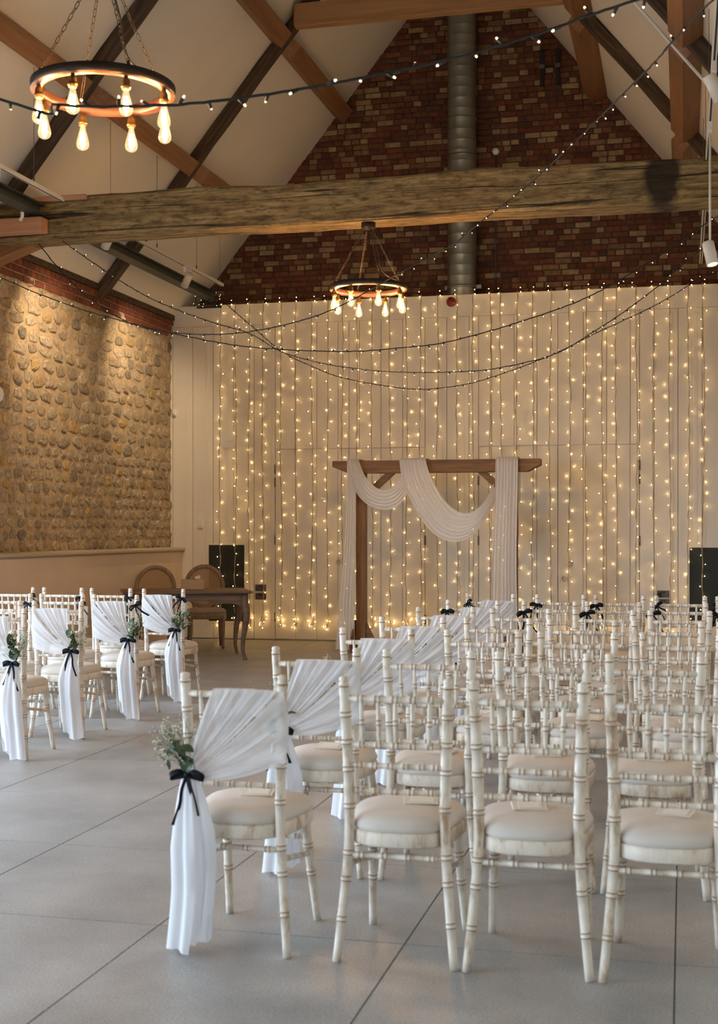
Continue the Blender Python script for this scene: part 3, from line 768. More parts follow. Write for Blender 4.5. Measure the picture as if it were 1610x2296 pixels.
def frame_arm(px, py):
    pass
p = at_v(472, 650, 15.9); t = thing('end_hanger', 'black hanger plate with light cluster at the joist end', 'bracket', (ul, 15.70, 4.225))
MB().box((-.16, -.02, 0), (.16, .02, .025)).obj('plate', M_black, t)
for s in (-1, 1): MB().box((s*.08-.008, -.008, 0), (s*.08+.008, .008, .10)).obj('strap', M_black, t)

# ------------------------------------------------------------------ chandeliers
def link_mesh():
    pts = []
    for i in range(16):
        a = 2*math.pi*i/16; x = .0075*math.cos(a); z = .0075*math.sin(a)+(.011 if math.sin(a) > 0 else -.011)
        pts.append((x, 0, z))
    pts.append(pts[0]); return MB().tube(pts, .0022, 5, cap=False, up=(0, 1, 0)).mesh('chain_link', M_chain)
LINK = link_mesh()
bulb_prof = [(.011, 0), (.013, -.012), (.017, -.03), (.024, -.055), (.030, -.078), (.032, -.092), (.0305, -.104), (.025, -.114), (.015, -.121), (.005, -.1245), (.0, -.126)]
BULB = MB().lathe(bulb_prof, 18).mesh('glass_bulb', M_bulb)
core = MB()
for k in range(4):
    a = k*math.pi/2; core.tube([(.006*math.cos(a), .006*math.sin(a), -.035), (.010*math.cos(a), .010*math.sin(a), -.085)], .0030, 5)
CORE = core.mesh('filament', M_core)
HOLD = MB().lathe([(0, .062), (.009, .060), (.011, .045), (.017, .040), (.019, .030), (.019, .012), (.0235, .010), (.0235, .003), (.019, .001), (.019, -.006), (.0, -.006)], 16).mesh('lamp_holder', M_brass)
RR = .338
def chandelier(c, top, label, rz):
    t = thing('hoop_chandelier', label, 'chandelier', c, rz)
    n = 56; P = []
    for i in range(n):
        a = 2*math.pi*i/n; cc, ss = math.cos(a), math.sin(a)
        P.append([(r*cc, r*ss, z) for r, z in ((RR, -.018), (RR, .020), (RR-.004, .022), (RR-.050, .022), (RR-.052, .018), (RR-.052, -.018), (RR-.048, -.022), (RR-.004, -.022))])
    P.append(P[0])
    MB().grid(P, 0, True, True).obj('hoop', M_hoop, t)
    n2 = []
    for i in range(n+1):
        a = 2*math.pi*i/n; cc, ss = math.cos(a), math.sin(a); n2.append([(r*cc, r*ss, z) for r, z in ((RR+.0005, -.020), (RR+.004, -.020), (RR+.004, .022), (RR+.0005, .022))])
    MB().grid(n2, 0, True, True).obj('iron_band', M_hoopd, t)
    for k in range(8):
        a = 2*math.pi*(k+.5)/8+.12
        x, y = (RR-.026)*math.cos(a), (RR-.026)*math.sin(a)
        h = put('lamp_holder', HOLD, t, (x, y, -.080)); b = put('glass_bulb', BULB, h, (0, 0, -.004)); put('filament', CORE, h, (0, 0, -.004))
    tz = top-c[2]
    for k in range(4):
        a = math.pi/2*k+.55
        p0 = Vector(((RR-.026)*math.cos(a), (RR-.026)*math.sin(a), .03)); p1 = Vector((.03*math.cos(a), .03*math.sin(a), tz-.05))
        L = (p1-p0).length; m = int(L/.033); q = (p1-p0).to_track_quat('Z', 'Y')
        ch = bpy.data.objects.new('chain', None); COL.objects.link(ch); ch.parent = t; ch.empty_display_size = .05
        bpy.data.objects.remove(ch)
        mb = MB()
        for i in range(m):
            rm = Matrix.Translation(p0.lerp(p1, (i+.5)/m)) @ q.to_matrix().to_4x4() @ Matrix.Rotation((i % 2)*math.pi/2+.4, 4, 'Z')
            mb.add([rm @ v.co for v in LINK.vertices], [tuple(f.vertices) for f in LINK.polygons], 0, True)
        mb.obj('chain', M_chain, t)
        MB().lathe([(0, .03), (.006, .028), (.008, .01), (.012, 0), (0, 0)], 10).obj('eye_bolt', M_hoopd, t, (p0.x, p0.y, .022))
    MB().lathe([(0, -.06), (.058, -.06), (.062, -.055), (.062, 0), (0, 0)], 24).obj('ceiling_rose', M_hoopd, t, (0, 0, tz))
    mb = MB().tube(catmull([(.02, .01, tz-.06), (.08, .02, tz*.55), (.12, .03, tz*.25), (RR-.03, .02, .03)], 6), .004, 6); mb.obj('supply_cable', M_cable, t)
    return t
pc1 = at_u(232, 203, UA); pc2 = at_u(831, 650, UA)
chandelier((UA, pc1.y, pc1.z), 4.150, 'hoop chandelier with eight lit filament bulbs, chained to the near tie beam', .25)
chandelier((UA, 11.30, pc2.z), 4.138, 'hoop chandelier with eight lit filament bulbs, hung from the weathered beam', .0)

# ------------------------------------------------------------------ festoon strings
LEDBODY = MB().tube([(0, 0, 0), (0, 0, .024)], [.0062, .0056], 6).mesh('led_socket', M_cable)
LEDTIP = MB().lathe([(.0036, .0235), (.0042, .027), (.0034, .032), (.0, .034)], 6).mesh('led', M_ledw)
def festoon(pix, label, spacing, r=.0045, ends=((), ()), seed=0, big=1.0):
    pts = [Vector(e) for e in ends[0]]+[at_d(x, y, Z) for x, y, Z in pix]+[Vector(e) for e in ends[1]]
    path = resample(catmull(pts, 10), .03)
    r_ = random.Random(seed); base = path[0]
    t = thing('festoon_string', label, 'string lights', base)
    jig = [p-base+Vector((r_.uniform(-1, 1), r_.uniform(-1, 1), r_.uniform(-1, 1)))*.0022 for p in path]
    MB().tube(jig, r, 6).obj('cable', M_cable, t)
    L = resample([p-base for p in path], spacing)
    for k in range(1, len(L)-1):
        d = Vector((r_.uniform(-1, 1), r_.uniform(-1, 1), r_.uniform(-1.3, .9))).normalized()
        if abs(d.z) < .25: d.z = -.6; d.normalize()
        e = d.to_track_quat('Z', 'Y').to_euler()
        b = put('led_socket', LEDBODY, t, L[k], e, (big,)*3); put('led', LEDTIP, b)
festoon([(0, 222, 5.5), (120, 234, 5.5), (232, 239, 5.5), (430, 232, 5.5), (640, 205, 5.5), (830, 171, 5.5), (1030, 128, 5.5), (1230, 68, 5.5), (1430, 0, 5.5)], 'black festoon string passing across the near chandelier hoop', .125, .0062, (((-5.95, 3.6, 4.75), (-4.6, 4.1, 3.85)), ((1.15, 6.2, 4.12),)), 1, 1.35)
festoon([(1600, 0, 6.0), (1440, 168, 6.9), (1215, 388, 8.6), (1075, 500, 9.7), (1010, 552, 10.2), (905, 607, 10.8), (755, 690, 11.1), (640, 728, 11.3), (520, 748, 11.5), (400, 747, 11.8), (300, 728, 12.0), (200, 668, 12.2), (130, 600, 12.3), (88, 548, 12.35)], 'black festoon string from the flint-wall beam end across the hanging chandelier', .16, .0048, ((((.95, 5.75, 4.3)),), ()), 2)
festoon([(0, 622, 10.6), (95, 662, 10.8), (210, 702, 10.9), (390, 748, 11.0), (560, 778, 11.0), (760, 788, 11.0), (900, 780, 10.9), (1010, 765, 10.8), (1170, 720, 10.7), (1320, 665, 10.6), (1460, 585, 10.5), (1600, 490, 10.4)], 'black festoon string sagging in front of the flint wall', .135, .005, (((-6.45, 9.4, 3.95),), ((1.15, 10.6, 4.35),)), 3)
festoon([(140, 540, 12.2), (210, 590, 12.3), (330, 665, 12.4), (450, 714, 12.5), (560, 748, 12.5), (630, 788, 12.5), (720, 814, 12.5), (820, 829, 12.4), (920, 835, 12.4), (1010, 834, 12.3), (1100, 828, 12.2), (1235, 797, 12.0), (1330, 745, 11.9), (1450, 662, 11.8), (1610, 535, 11.6)], 'black festoon string from the beam end sagging before the light curtain', .115, .0045, ((), ((1.15, 11.7, 4.3),)), 4)
festoon([(470, 648, 16.2), (520, 693, 16.0), (580, 745, 15.8), (635, 790, 15.6), (700, 822, 15.5), (780, 850, 15.3), (920, 872, 15.0), (1010, 867, 14.8), (1090, 850, 14.6), (1235, 797, 14.3), (1330, 750, 14.1), (1470, 684, 13.9), (1610, 608, 13.6)], 'lowest black festoon string running from the gable-end light cluster', .10, .0048, ((), ((1.15, 13.9, 4.2),)), 5)
t = thing('festoon_bundle', 'tangle of spare festoon lights at the end of the steel joist', 'string lights', (ul, 15.68, 4.27))
r_ = random.Random(8)
MB().tube(resample(catmull([Vector((r_.uniform(-.18, .18), r_.uniform(-.05, .05), r_.uniform(-.02, .10))) for _ in range(14)], 6), .02), .0045, 5).obj('cable', M_cable, t)
for k in range(12):
    d = Vector((r_.uniform(-1, 1), r_.uniform(-1, 0), r_.uniform(-1, 1))); b = put('led_socket', LEDBODY, t, (r_.uniform(-.2, .2), r_.uniform(-.06, .0), r_.uniform(-.05, .13)), d.to_track_quat('Z', 'Y').to_euler()); put('led', LEDTIP, b)

# ------------------------------------------------------------------ light curtain on the end wall
CUR = MB().lathe([(.0, -.0043), (.0030, -.0030), (.0043, 0), (.0030, .0030), (0, .0043)], 6).mesh('led', M_led)
STK = MB().tube([(0, 0, 0), (0, 0, .02)], .002, 4).mesh('led_stalk', M_wire)
def ordinal(n):
    w = ['', 'first', 'second', 'third', 'fourth', 'fifth', 'sixth', 'seventh', 'eighth', 'ninth', 'tenth', 'eleventh', 'twelfth', 'thirteenth', 'fourteenth', 'fifteenth', 'sixteenth', 'seventeenth', 'eighteenth', 'nineteenth', 'twentieth']
    if n <= 20: return w[n]
    return 'thirtieth' if n == 30 else ('twenty-' if n < 30 else 'thirty-')+w[n % 10]
strands = [494, 529, 559, 590, 631, 663, 700, 735, 768, 800, 835, 875, 912, 943, 981, 1025, 1061, 1099, 1123, 1160, 1195, 1234, 1277, 1314, 1351, 1382, 1427, 1465, 1502, 1544, 1577]
for i, px in enumerate(strands):
    r_ = random.Random(100+i); p = at_v(px, 900, VB-.03)
    t = thing('curtain_light_strand', '%s strand of warm fairy lights from the flint wall, on white boards' % ordinal(i+1), 'fairy lights', (p.x, VB-.045, 0), 0, 'strands of the fairy light curtain')
    zt = WT+.02; path = []; z = zt
    ph = r_.uniform(0, 6)
    while z > .30:
        path.append(Vector((.010*math.sin(z*1.7+ph)+r_.uniform(-.006, .006), r_.uniform(-.008, .008)+.008*math.sin(z*2.3+ph), z))); z -= .085
    MB().tube(path, .0034, 5).obj('wire', M_wire, t)
    MB().tube([q+Vector((.007*math.sin(k_*1.3), .006*math.cos(k_*1.3), 0)) for k_, q in enumerate(path)], .003, 5).obj('wire', M_wire, t)
    # bundle of spare wire at the foot
    bz = .24; MB().tube(resample(catmull([Vector((r_.uniform(-.035, .035), r_.uniform(-.02, .02), bz+r_.uniform(-.08, .08))) for _ in range(12)], 5), .015), .0034, 5).obj('spare_wire', M_wire, t)
    z = zt-.02; first = True
    while z > .32:
        k_ = min(len(path)-1, max(0, int((zt-z)/.085))); q = path[k_]
        sx = r_.choice((-1, 1)); dx = sx*r_.uniform(.012, .045); dy = r_.uniform(-.02, .032)
        put('led', CUR, t, (q.x+dx, q.y+dy, z)); z -= r_.uniform(.105, .165)
        if first: put('led', CUR, t, (q.x+dx, q.y-.02, zt+.03)); first = False
    for k_ in range(7): put('led', CUR, t, (r_.uniform(-.055, .055), r_.uniform(-.03, .03), bz+r_.uniform(-.09, .09)))

# ------------------------------------------------------------------ wooden arch with drapes
VA = 15.20
aL = at_v(811, 1300, VA).x; aR = at_v(1150, 1300, VA).x; e0 = at_v(750, 1036, VA).x; e1 = at_v(1213, 1030, VA).x
zt = at_v(811, 1034, VA).z; th = .145
t = thing('wedding_arch', 'brown timber ceremony arch with chamfered crossbeam', 'arch', ((aL+aR)/2, VA, 0)); ox = (aL+aR)/2
def timber(x0, x1, y0, y1, z0, z1, nm, axis):
    L = {0: x1-x0, 2: z1-z0}[axis]
    mb = MB().box((-L/2, -(y1-y0)/2, -((z1-z0) if axis == 0 else (x1-x0))/2), (L/2, (y1-y0)/2, ((z1-z0) if axis == 0 else (x1-x0))/2), 0, .004)
    return mb.obj(nm, M_arch, t, ((x0+x1)/2, (y0+y1)/2, (z0+z1)/2), (0, -math.pi/2 if axis == 2 else 0, 0))
for s in (-1, 1):   # pair of beam boards, front and back of the posts
    pb = [(e0-ox, zt), (e0-ox, zt-.07), (e0-ox+.19, zt-th), (e1-ox-.15, zt-th), (e1-ox, zt-.07), (e1-ox, zt)]
    MB().prism(pb, -.022, .022).obj('crossbeam', M_arch, t, (0, s*.078, 0))
for x in (aL-ox, aR-ox):
    timber(x-.056, x+.056, -.056, .056, 0, zt-.005, 'post', 2)
    d = 1 if x < 0 else -1
    # corner brace and foot braces
    pb = [(x+d*.056, zt-.46), (x+d*.056, zt-.36), (x+d*.31, zt-th+.01), (x+d*.42, zt-th+.01)]
    MB().prism(pb if d > 0 else pb[::-1], -.04, .04).obj('brace', M_arch, t)
    for q in (-1, 1):
        pb = [(x+q*.056, .02), (x+q*.19, .02), (x+q*.19, .07), (x+q*.056, .34)]
        MB().prism(pb if q > 0 else pb[::-1], -.03, .03).obj('foot_brace', M_arch, t)
    pb = [(-.30, 0), (.30, 0), (.30, .06), (.06, .36), (-.06, .36), (-.30, .06)]
    MB().prism(pb, x-.022-.06, x-.06, 0).obj('foot', M_arch, t)
def hanging(x0t, x1t, x0b, x1b, ztop, zb, y, folds, seed, nm, label):
    """pleated hanging cloth as a flattened closed bag of folds"""
    r = random.Random(seed); P = []; n = 64; m = 22
    ph = [r.uniform(0, 6.28) for _ in range(4)]
    for i in range(m+1):
        f = i/m; z = lerp(ztop, zb, f); a = lerp(x0t, x0b, f**1.5); b = lerp(x1t, x1b, f**1.5); row = []
        for j in range(n+1):
            s = j/n
            dy = .015*math.sin(2*math.pi*folds*s+ph[0]+.4*math.sin(3*f+ph[1]))+.007*math.sin(2*math.pi*folds*2.3*s+ph[2])
            row.append((lerp(a, b, s)+.008*math.sin(6*f+ph[3]), y+dy*(.7+.5*f), z))
        P.append(row)
    # over the beam
    P.insert(0, [(p[0], y+.10, ztop+.012) for p in P[0]]); P.insert(0, [(p[0], y+.235, ztop-.03) for p in P[0]]); P.insert(0, [(p[0], y+.245, ztop-.5) for p in P[0]])
    return MB().grid(P).obj(nm, M_drape, t_d)
t_d = thing('arch_drape', 'white voile swagged over the timber arch and hanging down both posts', 'drape', (0, 0, 0))
YF = VA-.150
def vx(px, py): return at_v(px, py, YF)
hanging(vx(779, 1034).x, vx(797, 1034).x, vx(754, 1460).x, vx(797, 1460).x, zt+.01, .02, YF+.0, 4, 5, 'hanging_panel', '')
hanging(vx(1110, 1030).x, vx(1160, 1030).x, vx(1098, 1450).x, vx(1160, 1450).x, zt+.012, .02, YF+.0, 7, 6, 'hanging_panel', '')
def swag(up, lo, folds, seed, wrap=True):
    up = [vx(600+x*.4037, 950+y*.4037) for x, y in up]; lo = [vx(600+x*.4037, 950+y*.4037) for x, y in lo]
    n = 46; m = 44; U = resample(catmull(up, 12), n=n); Lw = resample(catmull(lo, 12), n=n); r = random.Random(seed); ph = [r.uniform(0, 6.28) for _ in range(4)]
    P = []
    for i in range(n):
        f = i/(n-1); bell = math.sin(math.pi*f); row = []
        for j in range(m+1):
            s = j/m; s2 = s+.25*bell*s*(1-s)*0
            q = U[i].lerp(Lw[i], s2)
            dy = -.035*bell*math.sin(math.pi*s)-.014*math.sin(2*math.pi*folds*s+ph[0]+.8*math.sin(2*f+ph[1]))-.006*math.sin(2*math.pi*folds*2.1*s+ph[2])-.03
            row.append((q.x, q.y+dy, q.z+.004*math.sin(2*math.pi*folds*s)))
        P.append(row)
    MB().grid(P).obj('swag', M_drape, t_d)
swag([(510, 205), (545, 290), (600, 350), (650, 368), (700, 350), (752, 283)], [(450, 205), (468, 300), (505, 395), (570, 455), (660, 480), (735, 450), (785, 385)], 6, 1)
swag([(880, 200), (900, 270), (935, 345), (990, 430), (1060, 488), (1120, 497), (1180, 462), (1225, 405), (1258, 330)], [(733, 200), (748, 300), (785, 400), (840, 505), (905, 592), (980, 643), (1060, 655), (1140, 620), (1210, 540), (1262, 440)], 8, 2)
# the gathered part over the beam top
for x0, x1 in ((450, 512), (733, 882)):
    a, b = vx(600+x0*.4037, 1034), vx(600+x1*.4037, 1034)
    P = [[(lerp(a.x, b.x, j/24), YF-.03+dy+.006*math.sin(j*1.4), zt+dz) for j in range(25)] for dy, dz in ((-.0, .0), (.03, .016), (.26, .016), (.285, -.02), (.285, -.12))]
    MB().grid(P).obj('beam_wrap', M_drape, t_d)

# ------------------------------------------------------------------ chiavari chairs
def bamboo(pts, r0, nodes, n=8, taper=None):
    """turned bamboo-style rod: pts path, nodes at fractions; slot 1 colours the rings"""
    path = resample(catmull(pts, 8), n=80)
    L = sum((b-a).length for a, b in zip(path, path[1:]))
    st = [(0.0, 1, 0)]
    for nd in nodes:
        c = nd*L
        st += [(c-.011, 1.0, 0), (c-.0095, 1.13, 1), (c-.0055, 1.13, 0), (c-.004, 1.06, 0), (c+.004, 1.06, 0), (c+.0055, 1.13, 1), (c+.0095, 1.13, 0), (c+.011, 1.0, 0)]
    st.append((L, 1, 0))
    # extra stations between nodes so curves stay smooth
    full = []
    for a, b in zip(st, st[1:]):
        full.append(a); gap = b[0]-a[0]; k = int(gap/.05)
        for q in range(1, k+1): full.append((a[0]+gap*q/(k+1), 1, 0))
    full.append(st[-1])
    P = []; R = []; Mi = []
    for s, k, m in full:
        f = min(1, max(0, s/L)); x = f*(len(path)-1); i = min(len(path)-2, int(x))
        P.append(path[i].lerp(path[i+1], x-i)); R.append(r0*k*(taper(f) if taper else 1)); Mi.append(m)
    return P, R, Mi
def rod(pts, r0, nodes, n=8, taper=None, mb=None):
    P, R, Mi = bamboo(pts, r0, nodes, n, taper); mb = mb or MB(); mb.tube(P, R, n, mis=Mi[:-1]); return mb
CH = [M_chair, M_ring]
def post_pts(s):
    return [Vector((s*.196, .0, 0)), Vector((s*.184, .014, .12)), Vector((s*.168, .030, .30)), Vector((s*.160, .036, .45)), Vector((s*.163, .034, .62)), Vector((s*.169, .026, .78)), Vector((s*.174, .016, .905))]
def post_at(s, z):
    p = resample(catmull(post_pts(s), 10), n=120); return min(p, key=lambda q: abs(q.z-z))
chair_parts = []
for s in (-1, 1):
    mb = rod(post_pts(s), .0166, (.155, .30, .395, .565, .70, .80, .90), 10, lambda f: .86+.22*min(1, f*1.6)-.06*max(0, f-.7))
    e = post_pts(s)[-1]
    mb.lathe([(.0150, -.002), (.0185, .004), (.0185, .010), (.0145, .013), (.0165, .019), (.0175, .025), (.0150, .031), (.007, .034), (0, .0345)], 10, c=tuple(e), mis=[1, 0, 0, 0, 0, 0, 0, 0])
    chair_parts.append(('back_post', mb.mesh('back_post', CH)))
    mb = rod([(s*.148, .345, .415), (s*.158, .385, .22), (s*.170, .437, 0)], .0165, (.30, .55), 10, lambda f: 1.06-.22*f)
    chair_parts.append(('front_leg', mb.mesh('front_leg', CH)))
    mb = rod([post_at(s, .315), (s*.163, .22, .285), (s*.158, .398, .255)], .0095, (.18, .38, .60, .82), 8)
    chair_parts.append(('side_stretcher', mb.mesh('side_stretcher', CH)))
def cross(z, r, nodes, nm, y=0.0):
    a, b = post_at(-1, z), post_at(1, z); m = (a+b)/2+Vector((0, y, 0))
    return (nm, rod([a, m, b], r, nodes, 8).mesh(nm, CH))
chair_parts += [cross(.868, .0115, (.16, .33, .5, .67, .84), 'top_rail', -.012), cross(.715, .0105, (.16, .33, .5, .67, .84), 'back_rail', -.010),
                cross(.645, .0095, (.12, .28, .44, .60, .76, .9), 'back_rail', -.008), cross(.565, .0095, (.12, .30, .48, .66, .85), 'back_rail', -.006),
                cross(.350, .0100, (.14, .38, .62, .86), 'rear_stretcher', 0)]
chair_parts.append(('front_stretcher', rod([(-.156, .378, .315), (0, .380, .315), (.156, .378, .315)], .0095, (.14, .38, .62, .86), 8).mesh('front_stretcher', CH)))
for k in range(5):
    f = (k+1)/6; a = post_at(-1, .715).lerp(post_at(1, .715), f)+Vector((0, -.010, 0)); b = post_at(-1, .868).lerp(post_at(1, .868), f)+Vector((0, -.012, 0))
    chair_parts.append(('spindle', rod([a, (a+b)/2, b], .0068, (.5,), 6, lambda f: .85+.35*math.sin(math.pi*f)).mesh('spindle', CH)))
def seat_outline(a, grow=0.0):
    c, s = math.cos(a), math.sin(a)
    k = (abs(c)**2.9+abs(s)**2.9)**(-1/2.9)
    y = .197+(.210+grow)*s*k; wx = lerp(.160, .208, (y+.01)/.41)+grow
    return wx*c*k, y
n = 36
P = []
for g, z in ((-.006, .390), (.0, .386), (.004, .392), (.004, .428), (.0, .434), (-.03, .434)):
    P.append([(*seat_outline(2*math.pi*j/n, g), z) for j in range(n)])
mb = MB().grid(P, 0, True, True); chair_parts.append(('seat_frame', mb.mesh('seat_frame', CH)))
P = []
for g, z in ((-.010, .431), (-.002, .434), (.003, .442), (.003, .453), (-.004, .467), (-.02, .479), (-.05, .488), (-.09, .4935), (-.13, .496), (-.17, .497)):
    P.append([(*seat_outline(2*math.pi*j/n, g), z) for j in range(n)])
mb = MB().grid(P, 0, True, True); mb.f.append(tuple(len(mb.v)-n+j for j in range(n))); mb.m.append(0); mb.sm.append(True)
mb.m = [1 if i < n else 0 for i in range(len(mb.m))]
chair_parts.append(('seat_pad', mb.mesh('seat_pad', [M_cushion, M_dark])))
rc = random.Random(21)
def chair(u, v, label, group):
    t = thing('chiavari_chair', label, 'chair', (u, v, 0), rc.uniform(-.03, .03), group)
    for nm, me in chair_parts: put(nm, me, t)
    return t

# ------------------------------------------------------------------ sashes, bows, posies
def sash_meshes(seed, m):
    """m=+1 knot on the low-x post; -1 mirrored"""
    r = random.Random(seed); ph = [r.uniform(0, 6.28) for _ in range(6)]
    K = Vector((-.135, -.030, .605))
    jz = r.uniform(-.012, .012)
    edges_ = [([Vector((-.075+jz, -.012, .882)), Vector((.03, -.014, .884)), Vector((.160, -.012, .880))], 0.0, .58, 46),
              ([Vector((.178, -.010, .884)), Vector((.187, -.005, .79)), Vector((.184, -.004, .70)), Vector((.176, -.004, .630+jz))], .58, 1.0, 40)]
    mbd = MB(); nr = 22
    for bi, (B, a0, a1, nB) in enumerate(edges_):
        bb = resample(catmull(B, 12), n=nB+1); P = []
        for i in range(-3, nr+1):
            row = []
            for j in range(nB+1):
                a = lerp(a0, a1, j/nB); f = max(0, i)/nr; b = bb[j]
                k_ = K+Vector((0, 0, .024*(1-2*a)))+Vector((.012*(a-.5), 0, 0))
                q = b.lerp(k_, f); env = math.sin(math.pi*min(1, f*1.02))**.5 if 0 < f < 1 else 0
                fold = 1.3*math.sin(2*math.pi*5.2*a+ph[0]+1.1*f)+.8*math.sin(2*math.pi*11.5*a+ph[1]-1.6*f)+.35*math.sin(2*math.pi*25*a+ph[2]+.6*f)
                q = q+Vector((0, -.022*math.sin(math.pi*f*.9)-.008*fold*(.30+.70*env)*(1-.55*f)-.006*bi*env, -.022*a*math.sin(math.pi*f)+.006*math.sin(9*a+ph[3])*env))
                if i < 0:
                    if bi == 0: w_ = {-1: (.012, .007), -2: (.030, .002), -3: (.040, -.09)}[i]; q = Vector((b.x, b.y+w_[0], b.z+w_[1]))
                    else: w_ = {-1: (.006, .016), -2: (.002, .040), -3: (-.035, .052)}[i]; q = Vector((b.x+w_[0], b.y+w_[1], b.z))
                row.append((q.x*m, q.y, q.z))
            P.append(row if m > 0 else row[::-1])
        mbd.grid(P)
    drape = mbd.mesh('drape', M_sheer)
    # tail
    n2, m2 = 60, 26; P = []; ph2 = r.uniform(0, 6.28)
    for i in range(m2+1):
        f = i/m2; row = []
        for j in range(n2):
            a = 2*math.pi*j/n2; c, s = math.cos(a), math.sin(a)
            short = max(0, c)**1.2*(.14 if c > .55 else .0)*1.0+ (.06 if .2 < c <= .55 else 0)
            zb = .012+short*(1 if s < .2 else .3)+.006*math.sin(3*a+ph2)
            z = lerp(.607, zb, f)
            w = lerp(.020, .070, min(1, f*2.4)**.7)+.008*f; d = lerp(.018, .034, min(1, f*2.2)**.7)
            pl = 1+.30*math.sin(5*a+ph2+.5*f)*min(1, f*3)*(.55+.45*abs(s))+.12*math.sin(11*a+ph2)
            x = K.x+.018*math.sin(math.pi*f)+w*c*(1+.10*math.sin(5*a+ph2)); y = K.y-.006-.020*math.sin(math.pi*min(1, f*1.5))+d*s*pl
            row.append((x*m, y, z))
        P.append(row if m > 0 else row[::-1])
    tail = MB().grid(P, 0, True, True).mesh('tail', M_tail)
    return drape, tail
def ribbon(pts, w, side):
    """flat strip along pts, width vector side"""
    path = catmull(pts, 6); P = []
    for i, q in enumerate(path):
        P.append([q+Vector(side)*w/2, q+Vector((0, .0012, 0)), q-Vector(side)*w/2])
    return P
def bow_mesh(seed, m, big=1.0):
    r = random.Random(seed); mb = MB(); k = big
    def V(x, y, z): return Vector((x*m*k, y*k, z*k))
    wv = (.55*m, 0, .83)
    for s in (-1, 1):
        d = r.uniform(.8, 1.1)
        mb.grid(ribbon([V(0, 0, 0), V(s*.025*d, -.012, .010), V(s*.052*d, -.014, .0), V(s*.058*d, -.004, -.014), V(s*.035*d, -.006, -.010), V(0, -.004, -.002)], .019*k, (.25*m*s, .2, .9)))
    mb.grid(ribbon([V(0, -.004, 0), V(.012, -.014, -.035), V(.028, -.016, -.085), V(.048+r.uniform(-.02, .01), -.018, -.135)], .017*k, (.95, .0, .2*m)))
    mb.grid(ribbon([V(0, -.004, 0), V(-.016, -.012, -.05), V(-.022, -.016, -.10), V(-.045+r.uniform(-.01, .02), -.016, -.17)], .013*k, (.8, .3, -.1*m)))
    mb.lathe([(0, .010*k), (.010*k, .007*k), (.012*k, 0), (.010*k, -.007*k), (0, -.010*k)], 10, c=(0, -.006*k, 0))
    return mb.mesh('bow', M_ribbon)
def leaf_mesh(k):
    r = random.Random(k); L = r.uniform(.035, .052); w = L*r.uniform(.30, .42); P = []
    for i in range(7):
        f = i/6; ww = w*math.sin(math.pi*min(.98, f*.93+.05))**.8
        P.append([(-ww, L*f, .006*math.sin(3*f)), (0, L*f, -.004+.008*math.sin(3*f)), (ww, L*f, .006*math.sin(3*f))])
    return MB().grid(P).mesh('leaf', M_leaf if k % 2 else M_leaf2)
LEAVES = [leaf_mesh(k) for k in range(5)]
def posy(loc, m, seed, label):
    r = random.Random(seed); t = thing('flower_posy', label, 'flowers', loc, 0, None)
    st = MB(); bl = MB()
    for k in range(46):
        # spray leans up and outward (to -x*m)
        e = Vector((-(r.uniform(-.03, .12))*m, r.uniform(-.07, .015), r.uniform(.03, .17)))
        e = e*r.uniform(.75, 1.1); mid = e*.5+Vector((r.uniform(-.012, .012), r.uniform(-.01, .01), .012))
        st.tube([(0, 0, -.01), mid, e], .0007, 3, cap=False)
        for q in range(4):
            c = e+Vector((r.uniform(-.017, .017), r.uniform(-.017, .017), r.uniform(-.02, .017))); rr = r.uniform(.0022, .0040)
            st.tube([mid.lerp(e, .6), c], .0005, 3, cap=False)
            bl.add([c+Vector(v)*rr for v in ((1, 0, 0), (-1, 0, 0), (0, 1, 0), (0, -1, 0), (0, 0, 1), (0, 0, -1))], [(0, 2, 4), (2, 1, 4), (1, 3, 4), (3, 0, 4), (2, 0, 5), (1, 2, 5), (3, 1, 5), (0, 3, 5)], 0, True)
    stuff(st.obj('stems', M_stem, t)); stuff(bl.obj('blossoms', M_bloom, t))
    for k in range(11):
        d = Vector((-(r.uniform(-.05, .07))*m, r.uniform(-.05, -.005), r.uniform(-.015, .095)))
        put('leaf', LEAVES[r.randrange(5)], t, d, (r.uniform(.2, 1.6), r.uniform(-.5, .5), r.uniform(-2.2, 2.2)), (1.4,)*3)
    return t
SASH = {(s, m): sash_meshes(50+s*7+m, m) for s in range(3) for m in (1, -1)}
BOW = {(s, m): bow_mesh(s, m) for s in range(3) for m in (1, -1)}
ordn = ['front', 'second', 'third', 'fourth', 'fifth', 'sixth', 'seventh']
def dress(u, v, m, k, where):
    s = k % 3; dr, tl = SASH[s, m]
    t = thing('fabric_sash', 'white chiffon sash with black bow on aisle chair, %s' % where, 'chair sash', (u, v, 0))
    put('drape', dr, t); put('tail', tl, t)
    b = put('ribbon_bow', BOW[s, m], t, (-.135*m, -.058, .606)); b['label'] = 'black satin ribbon bow'
    posy((u-.150*m, v-.040, .625), m, 300+k, 'white gypsophila posy on aisle chair, %s' % where)
# small bows tied on the chair tops
def top_bow(u, v, m, seed, label, tagged):
    r = random.Random(seed); t = thing('ribbon_bow', label, 'ribbon bow', (u+m*.173, v-.006, .862), r.uniform(-.2, .2))
    put('ribbon', bow_mesh(seed, r.choice((-1, 1)), r.uniform(.75, .95)), t, (0, -.012, 0), (0, r.uniform(-.9, .9), 0))
    mb = MB().lathe([(.0185, -.008), (.0195, 0), (.0185, .008)], 12); mb.obj('ribbon_loop', M_ribbon, t, (0, .02, 0))
    if tagged: MB().box((-.001, -.02, -.17), (.001, .03, -.015)).obj('paper_tag', M_paper2, t, (m*.022, .02, 0), (0, m*.04, 0))
